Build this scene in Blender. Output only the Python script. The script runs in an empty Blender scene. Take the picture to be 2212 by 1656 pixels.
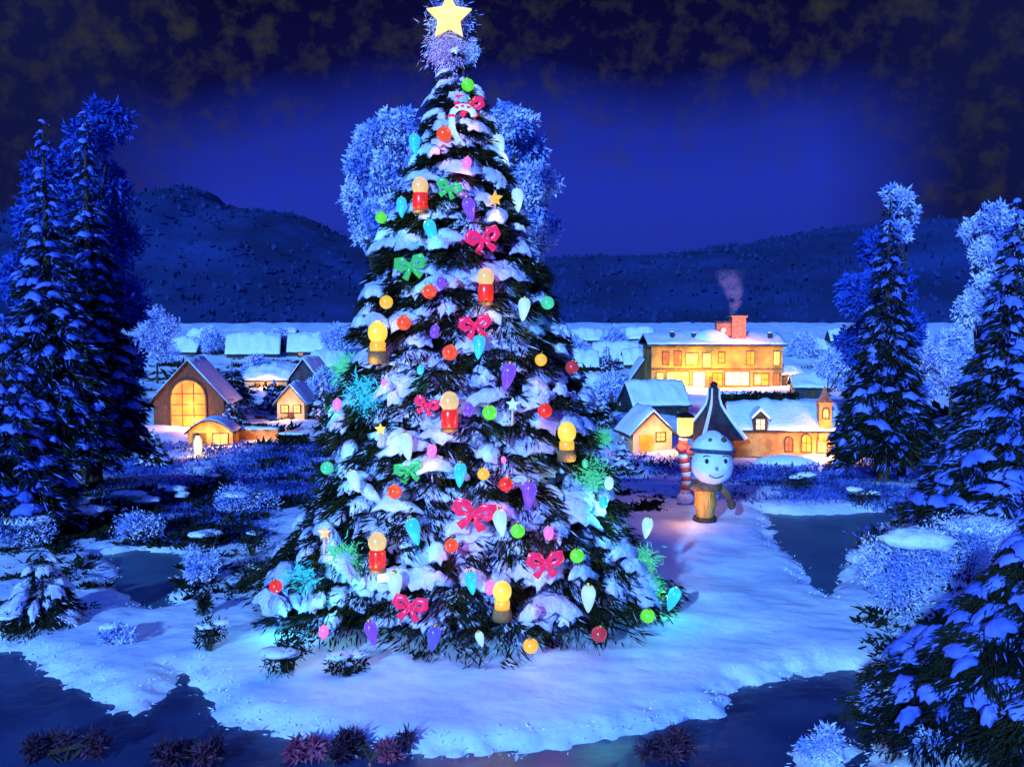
import bpy, math, random
import numpy as np
from mathutils import Vector, Matrix, noise

random.seed(7); RNG = np.random.default_rng(7)
R = math.radians
scene = bpy.context.scene
col = scene.collection

# ------------------------------------------------------------------ camera
CAM_H = 4.6; PITCH = R(3.9); F = 1024 * 35 / 36.0; K = 1024 / 2212.0
cam_d = bpy.data.cameras.new('camera'); cam_d.lens = 35; cam_d.sensor_width = 36
cam_d.clip_start = 0.1; cam_d.clip_end = 3000
cam = bpy.data.objects.new('camera', cam_d); col.objects.link(cam)
cam.location = (0, 0, CAM_H); cam.rotation_euler = (R(90) - PITCH, 0, 0)
scene.camera = cam

# ------------------------------------------------------------------ world, moon, exposure
MOON_EL, MOON_ROT = R(17), R(-20)
world = bpy.data.worlds.new("World"); scene.world = world; world.use_nodes = True
nt = world.node_tree; nt.nodes.clear()
def N(t, kind, **kw):
    n = t.nodes.new(kind)
    for k, v in kw.items(): setattr(n, k, v)
    return n
def ramp(t, stops, src=None, interp='LINEAR'):
    n = N(t, 'ShaderNodeValToRGB'); cr = n.color_ramp; cr.interpolation = interp
    while len(cr.elements) < len(stops): cr.elements.new(0.5)
    for e, (p, c) in zip(cr.elements, stops):
        e.position = p; e.color = (*c, 1) if len(c) == 3 else c
    if src is not None: t.links.new(src, n.inputs[0])
    return n
def math_(t, op, a, b=None, clamp=False):
    n = N(t, 'ShaderNodeMath', operation=op); n.use_clamp = clamp
    for i, v in enumerate((a, b)):
        if v is None: continue
        if isinstance(v, (int, float)): n.inputs[i].default_value = v
        else: t.links.new(v, n.inputs[i])
    return n.outputs[0]
def mix(t, fac, a, b, blend='MIX'):
    n = N(t, 'ShaderNodeMix', data_type='RGBA', blend_type=blend)
    for sock, v in ((n.inputs[0], fac), (n.inputs[6], a), (n.inputs[7], b)):
        if isinstance(v, (int, float)): sock.default_value = v
        elif isinstance(v, tuple): sock.default_value = (*v, 1)
        else: t.links.new(v, sock)
    return n.outputs[2]
tc = N(nt, 'ShaderNodeTexCoord'); sep = N(nt, 'ShaderNodeSeparateXYZ')
nt.links.new(tc.outputs['Generated'], sep.inputs[0])
X, Y, Z = sep.outputs
no1 = N(nt, 'ShaderNodeTexNoise'); no1.inputs['Scale'].default_value = 3.0; no1.inputs['Detail'].default_value = 4
nt.links.new(tc.outputs['Generated'], no1.inputs['Vector'])
zz = math_(nt, 'ADD', Z, math_(nt, 'MULTIPLY', math_(nt, 'SUBTRACT', no1.outputs[0], 0.5), 0.10))
elev = ramp(nt, [(0.0, (0.006, 0.012, 0.14)), (0.05, (0.010, 0.024, 0.28)), (0.12, (0.011, 0.026, 0.35)), (0.175, (0.009, 0.020, 0.27)),
                 (0.235, (0.0025, 0.003, 0.040)), (0.30, (0.002, 0.002, 0.022)), (1.0, (0.004, 0.005, 0.06))], zz)
# the sides of the view are darker, an open gap of lighter sky lies behind the hills
side = ramp(nt, [(0.0, (0, 0, 0)), (0.25, (0, 0, 0)), (0.40, (1, 1, 1))], math_(nt, 'ABSOLUTE', math_(nt, 'ADD', math_(nt, 'SUBTRACT', X, 0.02), math_(nt, 'MULTIPLY', math_(nt, 'SUBTRACT', no1.outputs[0], 0.5), 0.2))))
sky1 = mix(nt, side.outputs[0], elev.outputs[0], (0.004, 0.006, 0.045))
# ragged olive grey cloud scraps
mp = N(nt, 'ShaderNodeMapping'); mp.inputs['Scale'].default_value = (44, 44, 44); nt.links.new(tc.outputs['Generated'], mp.inputs[0])
no2 = N(nt, 'ShaderNodeTexNoise'); no2.inputs['Scale'].default_value = 1.0; no2.inputs['Detail'].default_value = 5; no2.inputs['Roughness'].default_value = 0.6
nt.links.new(mp.outputs[0], no2.inputs['Vector'])
cl = ramp(nt, [(0.47, (0, 0, 0)), (0.74, (1, 1, 1))], no2.outputs[0])
mask = ramp(nt, [(0.10, (0.10, 0.10, 0.10)), (0.25, (1, 1, 1))], zz)
cf = math_(nt, 'MULTIPLY', math_(nt, 'MULTIPLY', cl.outputs[0], math_(nt, 'MAXIMUM', mask.outputs[0], math_(nt, 'MULTIPLY', side.outputs[0], 0.8))), 0.8)
sky2 = mix(nt, cf, sky1, (0.024, 0.026, 0.027))
# unseen moon side of the sky, brightened to add blue fill
moonside = ramp(nt, [(0.0, (0, 0, 0)), (0.28, (0, 0, 0)), (0.75, (1, 1, 1))], math_(nt, 'MULTIPLY', math_(nt, 'ADD', math_(nt, 'MULTIPLY', Y, -1.0), math_(nt, 'MULTIPLY', Z, 0.9)), 0.75))
sky3 = mix(nt, moonside.outputs[0], sky2, (0.016, 0.07, 0.78))
bg = N(nt, 'ShaderNodeBackground'); nt.links.new(sky3, bg.inputs[0]); bg.inputs[1].default_value = 0.62
out = N(nt, 'ShaderNodeOutputWorld'); nt.links.new(bg.outputs[0], out.inputs[0])

sun_d = bpy.data.lights.new('moon', 'SUN'); sun_d.energy = 3.15; sun_d.angle = R(1.5); sun_d.color = (0.16, 0.44, 1.0)
moon = bpy.data.objects.new('moon', sun_d); col.objects.link(moon)
moon.rotation_euler = (R(90) - MOON_EL, 0, MOON_ROT)      # light comes from behind the camera, from the left
scene.view_settings.view_transform = 'Standard'; scene.view_settings.look = 'None'
scene.view_settings.gamma = 1; scene.view_settings.exposure = 1.0
scene.cycles.use_denoising = True
scene.cycles.max_bounces = 4; scene.cycles.diffuse_bounces = 2; scene.cycles.glossy_bounces = 2
scene.cycles.sample_clamp_indirect = 3.0; scene.cycles.use_adaptive_sampling = True
scene.cycles.volume_bounces = 0

# ------------------------------------------------------------------ pixel helpers (D = the 2212 px wide view of the photograph)
def ray(xd, yd):
    u = (xd * K - 512) / F; v = (383 - yd * K) / F
    return Vector((u, math.cos(PITCH) + v * math.sin(PITCH), -math.sin(PITCH) + v * math.cos(PITCH)))
def at(xd, yd, yy):
    d = ray(xd, yd); return Vector((0, 0, CAM_H)) + d * (yy / d.y)
def sst(a, b, x):
    t = np.clip((x - a) / (b - a), 0, 1); return t * t * (3 - 2 * t)
def base_z(y):
    return -3.5 * sst(24.5, 50, y) + 6.1 * sst(112, 215, y)
def plane0(xd, yd):
    d = ray(xd, yd); s = -CAM_H / d.z; return (d.x * s, d.y * s)
GT = 8.0 * 1.0015 ** np.arange(2230); GZ = base_z(GT)
def ground(xd, yd):
    d = ray(xd, yd); o = Vector((0, 0, CAM_H))
    hit = np.nonzero(CAM_H + GT * (d.z / d.y) <= GZ)[0]
    return o + d * ((GT[hit[0]] if len(hit) else 215) / d.y)

# ------------------------------------------------------------------ materials
MATS = {}
def new_mat(name):
    m = bpy.data.materials.new(name); m.use_nodes = True
    t = m.node_tree; b = t.nodes['Principled BSDF']; MATS[name] = m
    return m, t, b
def surf(name, c1, c2=None, scale=4, rough=0.7, bump=0.0, bscale=20, metal=0.0, lo=0.35, hi=0.65, detail=5, spec=0.3, stretch=(1, 1, 1), emis=None, estr=0):
    m, t, b = new_mat(name)
    b.inputs['Roughness'].default_value = rough; b.inputs['Metallic'].default_value = metal
    b.inputs['Specular IOR Level'].default_value = spec
    tcx = N(t, 'ShaderNodeTexCoord'); mpx = N(t, 'ShaderNodeMapping'); mpx.inputs['Scale'].default_value = stretch
    t.links.new(tcx.outputs['Object'], mpx.inputs[0])
    if c2 is None: b.inputs['Base Color'].default_value = (*c1, 1)
    else:
        n = N(t, 'ShaderNodeTexNoise'); n.inputs['Scale'].default_value = scale; n.inputs['Detail'].default_value = detail
        t.links.new(mpx.outputs[0], n.inputs['Vector'])
        r = ramp(t, [(lo, c1), (hi, c2)], n.outputs[0]); t.links.new(r.outputs[0], b.inputs['Base Color'])
    if bump:
        n2 = N(t, 'ShaderNodeTexNoise'); n2.inputs['Scale'].default_value = bscale; n2.inputs['Detail'].default_value = 6
        t.links.new(mpx.outputs[0], n2.inputs['Vector'])
        bp = N(t, 'ShaderNodeBump'); bp.inputs['Strength'].default_value = bump; bp.inputs['Distance'].default_value = 0.1
        t.links.new(n2.outputs[0], bp.inputs['Height']); t.links.new(bp.outputs[0], b.inputs['Normal'])
    if emis:
        b.inputs['Emission Color'].default_value = (*emis, 1); b.inputs['Emission Strength'].default_value = estr
    return m
def glow(name, c1, c2, strength, scale=6, base=None):
    m, t, b = new_mat(name)
    tcx = N(t, 'ShaderNodeTexCoord'); n = N(t, 'ShaderNodeTexNoise'); n.inputs['Scale'].default_value = scale; n.inputs['Detail'].default_value = 3
    t.links.new(tcx.outputs['Object'], n.inputs['Vector'])
    r = ramp(t, [(0.35, c1), (0.65, c2)], n.outputs[0])
    t.links.new(r.outputs[0], b.inputs['Emission Color']); b.inputs['Emission Strength'].default_value = strength
    b.inputs['Base Color'].default_value = (*(base or tuple(v * 0.6 for v in c1)), 1); b.inputs['Roughness'].default_value = 0.25
    return m

SNOW = surf('snow', (0.74, 0.79, 0.92), (0.86, 0.88, 0.95), 1.3, 0.55, 0.55, 5)
SNOWG = surf('snow_ground', (0.60, 0.72, 0.93), (0.86, 0.93, 0.96), 0.7, 0.6, 0.4, 3.0, lo=0.38, hi=0.6, detail=9)
SNOWT = surf('snow_bough', (0.40, 0.42, 0.82), (0.80, 0.78, 0.95), 2.5, 0.6, 0.7, 9, detail=8)
NEEDLE = surf('needle', (0.004, 0.006, 0.004), (0.028, 0.026, 0.006), 2.2, 0.9, spec=0.08)
NEEDLEB = surf('needle_blue', (0.005, 0.008, 0.010), (0.030, 0.030, 0.010), 0.9, 0.9, spec=0.08)
BARK = surf('bark', (0.03, 0.022, 0.015), (0.09, 0.06, 0.04), 6, 0.9, 0.6, 12)
FROST = surf('frost_leaf', (0.10, 0.22, 0.80), (0.55, 0.68, 0.95), 1.1, 0.7)
SHADE_COVER = surf('shade_cover_leaf', (0.004, 0.018, 0.16), (0.10, 0.17, 0.62), 0.9, 0.8, lo=0.42, hi=0.66, detail=9)  # shade of the slope put into a deep blue leaf colour
FROST_HALO = surf('frost_halo_pale', (0.20, 0.30, 0.82), (0.72, 0.74, 0.95), 1.6, 0.7, lo=0.4, hi=0.58)  # for frosted bushes and trees, and for crowns that paint pale haze
HALO_DEEP = surf('halo_leaf_deep', (0.008, 0.03, 0.30), (0.03, 0.10, 0.55), 0.6, 0.7)  # halo colour for the crowns behind the side spruces
HALO_LILAC = surf('halo_lilac', (0.42, 0.30, 0.55), (0.60, 0.50, 0.75), 2, 0.7)  # glow colour of the strands below the star
SHADE_SHEET = surf('shade_sheet', (0.012, 0.02, 0.085), (0.035, 0.065, 0.17), 0.8, 0.32, 0.25, 3, spec=0.5)  # dark glossy colour that paints the shaded foreground
ICE2 = surf('pond_ice', (0.04, 0.09, 0.16), (0.07, 0.13, 0.20), 0.7, 0.35, 0.2, 3, spec=0.5)
HILL = surf('hill_forest', (0.003, 0.014, 0.07), (0.012, 0.035, 0.16), 0.03, 0.95, 0.35, 0.15)
PLUM = surf('plum_leaf', (0.03, 0.010, 0.03), (0.11, 0.03, 0.07), 3, 0.7)
PINKL = surf('pink_leaf', (0.20, 0.03, 0.08), (0.50, 0.10, 0.18), 3, 0.7)
WOOD = surf('dark_timber', (0.035, 0.018, 0.010), (0.12, 0.062, 0.03), 5, 0.8, 0.4, 14, stretch=(4, 4, 0.6))
STONE = surf('warm_stone', (0.30, 0.13, 0.03), (0.58, 0.28, 0.07), 1.6, 0.85, 0.6, 8)
PLASTER = surf('plaster', (0.44, 0.26, 0.10), (0.62, 0.42, 0.18), 1.2, 0.85, 0.3, 6)
OLIVEW = surf('olive_plaster', (0.10, 0.09, 0.03), (0.52, 0.26, 0.04), 0.5, 0.85, 0.4, 5)
BRICK = surf('red_brick', (0.30, 0.10, 0.06), (0.48, 0.20, 0.10), 3, 0.85, 0.5, 12)
SLATE = surf('slate', (0.012, 0.014, 0.02), (0.04, 0.045, 0.06), 2, 0.7, 0.4, 10)
GOLD = surf('gold_metal', (0.7, 0.45, 0.12), None, rough=0.3, metal=1.0)
IRON = surf('iron', (0.02, 0.02, 0.025), None, rough=0.5, metal=0.6)
COAL = surf('coal', (0.01, 0.01, 0.012), (0.03, 0.03, 0.03), 20, 0.8)
AMBERC = surf('amber_coat', (0.55, 0.20, 0.03), (0.85, 0.40, 0.07), 5, 0.8, 0.5, 16, stretch=(1.5, 1.5, 0.5))
BROWNC = surf('brown_coat', (0.10, 0.05, 0.03), (0.26, 0.14, 0.08), 5, 0.8, 0.5, 16)
REDC = surf('red_cloth', (0.55, 0.05, 0.05), (0.7, 0.12, 0.09), 8, 0.8)
CREAMC = surf('cream_cloth', (0.75, 0.68, 0.60), (0.85, 0.80, 0.75), 8, 0.8)
BROWNBASE = surf('brown_base', (0.16, 0.08, 0.03), (0.32, 0.17, 0.06), 8, 0.6, 0.3, 20)
WINY = glow('window_yellow', (1.0, 0.52, 0.06), (1.0, 0.72, 0.22), 0.75, 2.0)
WINO = glow('window_orange', (1.0, 0.17, 0.01), (1.0, 0.50, 0.05), 0.6, 1.1)
WINR = glow('window_red', (0.7, 0.10, 0.03), (0.9, 0.30, 0.05), 0.35, 2.0)
WINC = glow('window_cream', (1.0, 0.68, 0.34), (1.0, 0.82, 0.45), 0.6, 2.0)
STARM = glow('star_glow', (0.80, 0.60, 0.16), (0.92, 0.76, 0.30), 0.55, 6)

# ------------------------------------------------------------------ object helpers
def tag(o, label=None, cat=None, group=None, kind=None):
    if label: o['label'] = label
    if cat: o['category'] = cat
    if group: o['group'] = group
    if kind: o['kind'] = kind
    return o
def empty(name, loc, label, cat, group=None, rz=0, scale=1.0):
    o = bpy.data.objects.new(name, None); col.objects.link(o); o.location = loc; o.rotation_euler = (0, 0, rz)
    o.scale = (scale,) * 3; o.empty_display_size = 0.2
    return tag(o, label, cat, group)
def mesh_data(name, verts, faces, mat, smooth=False):
    me = bpy.data.meshes.new(name)
    if isinstance(verts, np.ndarray): verts = verts.tolist()
    if isinstance(faces, np.ndarray): faces = faces.tolist()
    me.from_pydata(verts, [], faces)
    for m in (mat if isinstance(mat, (list, tuple)) else [mat]): me.materials.append(m)
    if smooth: me.polygons.foreach_set('use_smooth', [True] * len(me.polygons))
    me.update(); return me
def obj(name, me, parent=None, loc=None):
    o = bpy.data.objects.new(name, me); col.objects.link(o)
    if parent is not None: o.parent = parent
    if loc is not None: o.location = loc
    return o
def part(name, vf, mat, parent=None, smooth=False, loc=None):
    return obj(name, mesh_data(name, vf[0], vf[1], mat, smooth), parent, loc)
def lamp(parent, loc, color, watts, radius=0.05, name='glow_light'):
    l = bpy.data.lights.new(name, 'POINT'); l.energy = watts; l.color = color; l.shadow_soft_size = radius
    o = bpy.data.objects.new(name, l); col.objects.link(o); o.parent = parent; o.location = loc
    return o
def join(*vfs):
    V, Fc = [], []
    for v, f in vfs:
        n = len(V); V += [tuple(p) for p in v]; Fc += [tuple(i + n for i in q) for q in f]
    return V, Fc
def xf(vf, loc=(0, 0, 0), rot=(0, 0, 0), sc=(1, 1, 1)):
    from mathutils import Euler
    M = Euler(rot).to_matrix(); L = Vector(loc)
    return [tuple(M @ Vector((p[0] * sc[0], p[1] * sc[1], p[2] * sc[2])) + L) for p in vf[0]], vf[1]
def box(x0, x1, y0, y1, z0, z1):
    v = [(x, y, z) for z in (z0, z1) for y in (y0, y1) for x in (x0, x1)]
    return v, [(0, 2, 3, 1), (4, 5, 7, 6), (0, 1, 5, 4), (2, 6, 7, 3), (0, 4, 6, 2), (1, 3, 7, 5)]
def lathe(prof, n=16, jitter=0.0):
    V, Fc = [], []
    for r, z in prof:
        for i in range(n):
            a = 2 * math.pi * i / n; rr = r * (1 + random.uniform(-jitter, jitter))
            V.append((rr * math.cos(a), rr * math.sin(a), z))
    for k in range(len(prof) - 1):
        for i in range(n):
            j = (i + 1) % n; Fc.append((k * n + i, k * n + j, (k + 1) * n + j, (k + 1) * n + i))
    Fc.append(tuple(reversed(range(n)))); Fc.append(tuple(range((len(prof) - 1) * n, len(prof) * n)))
    return V, Fc
def lumpy(vf, amp, sc=3.0, o=0.0):
    out_ = []
    for p in vf[0]:
        v = Vector(p); n_ = noise.noise_vector(v * sc + Vector((o, 0, 0))) + noise.noise_vector(v * sc * 2.7) * 0.4; out_.append(tuple(v + n_ * amp))
    return out_, vf[1]
def sphere(r=1, n=18, m=11, sz=1.0):
    return lathe([(max(r * math.sin(math.pi * k / m), 0.002), -r * sz * math.cos(math.pi * k / m)) for k in range(m + 1)], n)
def tube(pts, rad, n=8):
    V, Fc = [], []; pts = [Vector(p) for p in pts]
    rads = rad if isinstance(rad, (list, tuple)) else [rad] * len(pts)
    for k, p in enumerate(pts):
        t = (pts[min(k + 1, len(pts) - 1)] - pts[max(k - 1, 0)]).normalized()
        a = t.cross(Vector((0, 1, 0)) if abs(t.y) < 0.9 else Vector((1, 0, 0))).normalized(); b = t.cross(a)
        for i in range(n):
            w = 2 * math.pi * i / n; V.append(tuple(p + (a * math.cos(w) + b * math.sin(w)) * rads[k]))
    for k in range(len(pts) - 1):
        for i in range(n):
            j = (i + 1) % n; Fc.append((k * n + i, k * n + j, (k + 1) * n + j, (k + 1) * n + i))
    Fc.append(tuple(reversed(range(n)))); Fc.append(tuple(range((len(pts) - 1) * n, len(pts) * n)))
    return V, Fc
def prism(poly, y0, y1):
    n = len(poly); V = [(x, y0, z) for x, z in poly] + [(x, y1, z) for x, z in poly]
    return V, [tuple(range(n)), tuple(reversed(range(n, 2 * n)))] + [(i, i + n, (i + 1) % n + n, (i + 1) % n) for i in range(n)]

# leaf-sized kites, all in one go
def kites(P, Dv, L, W, rng):
    n = len(P); Dv = Dv / np.linalg.norm(Dv, axis=1, keepdims=True)
    rnd = rng.normal(size=(n, 3)); S = np.cross(Dv, rnd); S /= (np.linalg.norm(S, axis=1, keepdims=True) + 1e-6)
    L = L[:, None]; W = W[:, None]
    V = np.stack([P, P + Dv * L * 0.45 + S * W, P + Dv * L, P + Dv * L * 0.45 - S * W], 1).reshape(-1, 3)
    Fq = np.arange(4 * n).reshape(-1, 4)
    return V, Fq
PADN, PADM = 18, 8
_th = np.linspace(0, 2 * np.pi, PADN, endpoint=False); _ph = np.linspace(0.10, np.pi - 0.10, PADM)
PAD = np.array([(math.sin(p) * math.cos(t), math.sin(p) * math.sin(t), math.cos(p)) for p in _ph for t in _th])
PADF = [(k * PADN + i, (k + 1) * PADN + i, (k + 1) * PADN + (i + 1) % PADN, k * PADN + (i + 1) % PADN) for k in range(PADM - 1) for i in range(PADN)]
PADF += [tuple(range(PADN)), tuple(reversed(range((PADM - 1) * PADN, PADM * PADN)))]

# ------------------------------------------------------------------ terrain
def poly_world(pts): return np.array([plane0(*p) for p in pts])
def sdf(px, py, poly):
    d2 = np.full(px.shape, 1e9); inside = np.zeros(px.shape, bool); n = len(poly)
    for i in range(n):
        ax, ay = poly[i]; bx, by = poly[(i + 1) % n]; ex, ey = bx - ax, by - ay
        t = np.clip(((px - ax) * ex + (py - ay) * ey) / (ex * ex + ey * ey), 0, 1)
        d2 = np.minimum(d2, (px - ax - t * ex) ** 2 + (py - ay - t * ey) ** 2)
        c = ((ay > py) != (by > py)); inside ^= c & (px < (bx - ax) * (py - ay) / ((by - ay) if by != ay else 1e-9) + ax)
    s = np.sqrt(d2); return np.where(inside, -s, s)
rim = [(-900, 1395), (-250, 1390), (0, 1392), (95, 1415), (150, 1462), (250, 1520), (330, 1512), (368, 1480), (392, 1440), (425, 1478), (470, 1540), (560, 1556), (640, 1575),  # outline of the painted foreground shade
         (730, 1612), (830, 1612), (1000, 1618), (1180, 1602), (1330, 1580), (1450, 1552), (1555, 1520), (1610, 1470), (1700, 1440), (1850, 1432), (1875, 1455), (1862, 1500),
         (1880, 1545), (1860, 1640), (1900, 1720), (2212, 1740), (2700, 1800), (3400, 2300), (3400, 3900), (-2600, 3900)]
FRONT_SHADE = poly_world(rim)
ISLE = poly_world([(1715, 1600), (1750, 1572), (1800, 1568), (1830, 1590), (1832, 1660), (1800, 1720), (1720, 1720), (1690, 1650)])
POND1 = poly_world([(222, 1188), (300, 1178), (395, 1186), (392, 1225), (375, 1262), (372, 1300), (330, 1308), (285, 1288), (250, 1262), (240, 1225)])
POND2 = poly_world([(1648, 1098), (1720, 1104), (1900, 1098), (1985, 1090), (1905, 1120), (1865, 1150), (1838, 1180), (1828, 1215), (1800, 1260), (1786, 1284), (1760, 1252), (1720, 1205), (1680, 1165)])
rows = [-14.0]
while rows[-1] < 250: rows.append(rows[-1] + (0.5 if rows[-1] < 8 else max(0.075, (rows[-1] - 6) * 0.011)))
rows = np.array(rows); us = np.linspace(-1, 1, 380)
GX = us[None, :] * (9 + 0.62 * np.maximum(rows, 0))[:, None]; GY = np.repeat(rows[:, None], len(us), 1)
flat = np.stack([GX.ravel(), GY.ravel()], 1)
def nz(p, s, o=0.0): return np.array([noise.noise((x * s, y * s, o)) for x, y in p])
n1 = nz(flat, 0.9); n2 = nz(flat, 3.1, 4.0); n3 = nz(flat, 0.22, 9.0); n4 = nz(flat, 7.5, 2.0)
gx, gy = flat[:, 0], flat[:, 1]
edge = 0.20 * n1 + 0.17 * n2 + 0.12 * n4
sd = sdf(gx, gy, FRONT_SHADE) + edge
sd = np.maximum(sd, -(sdf(gx, gy, ISLE) + edge))
sd = np.minimum(sd, sdf(gx, gy, POND1) + edge * 1.2); sd = np.minimum(sd, sdf(gx, gy, POND2) + edge * 1.2)
amp = sst(0.0, 1.5, sd)
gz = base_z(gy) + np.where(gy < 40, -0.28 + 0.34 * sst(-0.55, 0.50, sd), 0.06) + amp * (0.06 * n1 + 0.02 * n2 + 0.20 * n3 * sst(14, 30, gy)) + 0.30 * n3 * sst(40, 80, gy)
GV = np.stack([gx, gy, gz], 1); nc = len(us)
idx = np.arange(len(rows) * nc).reshape(len(rows), nc)
GF = np.stack([idx[:-1, :-1], idx[:-1, 1:], idx[1:, 1:], idx[1:, :-1]], -1).reshape(-1, 4)
g = part('ground', (GV, GF), SNOWG, smooth=True); tag(g, 'snow covered ground running from the shaded shore down to the village', kind='structure')
def ice(name, poly, mat, label, z):
    n = len(poly); o = part(name, ([(x, y, z) for x, y in poly], [tuple(range(n))]), mat); tag(o, label, kind='structure')
ice('water_or_shade', [(-40, -14), (40, -14), (40, 15.6), (-40, 15.6)], SHADE_SHEET, 'dark sheet standing in for shade along the front of the snow', -0.10)  # flat dark sheet in place of the shaded snow drop-off
def grow(poly, k):
    c = poly.mean(0); return [tuple(c + (p - c) * k) for p in poly]
ice('water_or_shade', grow(POND1, 1.35), ICE2, 'small dark frozen pond left of the Christmas tree', -0.096)
ice('water_or_shade', grow(POND2, 1.25), ICE2, 'wedge of frozen pond right of the snowman', -0.096)

# hills
HV = []
def hill(name, label, pts, yfar, y0, seed):
    xs = np.linspace(-1.0, 1.0, 260); px = np.array([p[0] for p in pts]); py = np.array([p[1] for p in pts])
    V = []; rows_ = 46
    for r_ in range(rows_):
        t = r_ / (rows_ - 1); yy = y0 + (yfar - y0) * t
        for u in xs:
            x = u * (yfar * 0.75); xdv = (x / yfar * F + 512) / K; yd = np.interp(xdv, px, py)
            top = at(xdv, yd, yfar).z
            n_ = noise.noise((x * 0.02, yy * 0.02, seed)); m_ = noise.noise((x * 0.10, yy * 0.10, seed)); q_ = noise.noise((x * 0.33, yy * 0.33, seed))
            z = -1 + (top + 1) * (t * t * (3 - 2 * t)) + t * (1.2 * m_ + 1.5 * q_) + 7 * n_ * t * (1 - t) * 2 + m_ * 2 * t * (1 - t) * 2
            V.append((x, yy, z))
    base = len(V)
    for u in xs: V.append((u * yfar * 0.75, yfar + 60, -10))
    rows_ += 1; n = len(xs)
    Fc = [(k * n + i, k * n + i + 1, (k + 1) * n + i + 1, (k + 1) * n + i) for k in range(rows_ - 1) for i in range(n - 1)]
    HV.append(np.array([v for v in V[:base] if abs(v[0]) < v[1] * 0.6 and v[1] > 225]))
    o = part(name, (V, Fc), HILL, smooth=True); tag(o, label, kind='structure')
hill('hills', 'dark blue wooded hills behind the village, higher on the left', [(-900, 520), (0, 480), (150, 455), (300, 448), (350, 425), (430, 408), (470, 420), (500, 447), (560, 462), (640, 462), (700, 485), (760, 520), (850, 556),
     (950, 575), (1250, 562), (1400, 556), (1520, 540), (1640, 522), (1720, 505), (1850, 486), (2000, 480), (2212, 470), (3000, 460)], 420, 205, 3.0)

hv = HV[0]; rg = np.random.default_rng(8); pick = rg.integers(0, len(hv), 9000)
P = hv[pick] + rg.normal(0, 1.2, (len(pick), 3)) * np.array([1.6, 2.5, 0]); keep = np.array([noise.noise((p[0] * 0.018, p[1] * 0.02, 7.0)) + 0.22 > rg.uniform(-0.3, 0.5) for p in P]); P = P[keep]
Dv = np.zeros_like(P); Dv[:, 2] = 1; Dv[:, 0] = rg.normal(0, 0.12, len(P))
hh = rg.uniform(1.0, 2.4, len(P)); V, Fq = kites(P - np.array([0, 0, 0.8]), Dv, hh, hh * 0.4, rg)
tag(part('far_wood', (V, Fq), surf('far_wood', (0.003, 0.013, 0.065), (0.010, 0.032, 0.145), 0.025, 0.9)), 'dark far off wood covering the hills behind the village', 'wood', kind='stuff')
def nzp(x, y): return 0.20 * noise.noise((x * .9, y * .9, 0)) + 0.17 * noise.noise((x * 3.1, y * 3.1, 4.0)) + 0.12 * noise.noise((x * 7.5, y * 7.5, 2.0))
sel = (np.abs(sd - 0.12) < 0.26) & (gy > 8.5) & (gy < 26) & (np.abs(gx) < gy * 0.62); P = GV[sel]
P = P[rg.uniform(0, 1, len(P)) < 0.45]; P = np.repeat(P, 4, 0); P = P + rg.normal(0, 0.06, P.shape) * np.array([1, 1, 0.1])
Dv = rg.normal(0, 1, (len(P), 3)); Dv[:, 2] = np.abs(Dv[:, 2]) * 0.35 + 0.1
V, Fq = kites(P, Dv, rg.uniform(0.015, 0.085, len(P)), rg.uniform(0.003, 0.010, len(P)), rg)
tag(part('frost_grass', (V, Fq), SNOW), 'rime covered grass bristling along the edges of the snow', 'frosty grass', kind='stuff')
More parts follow.
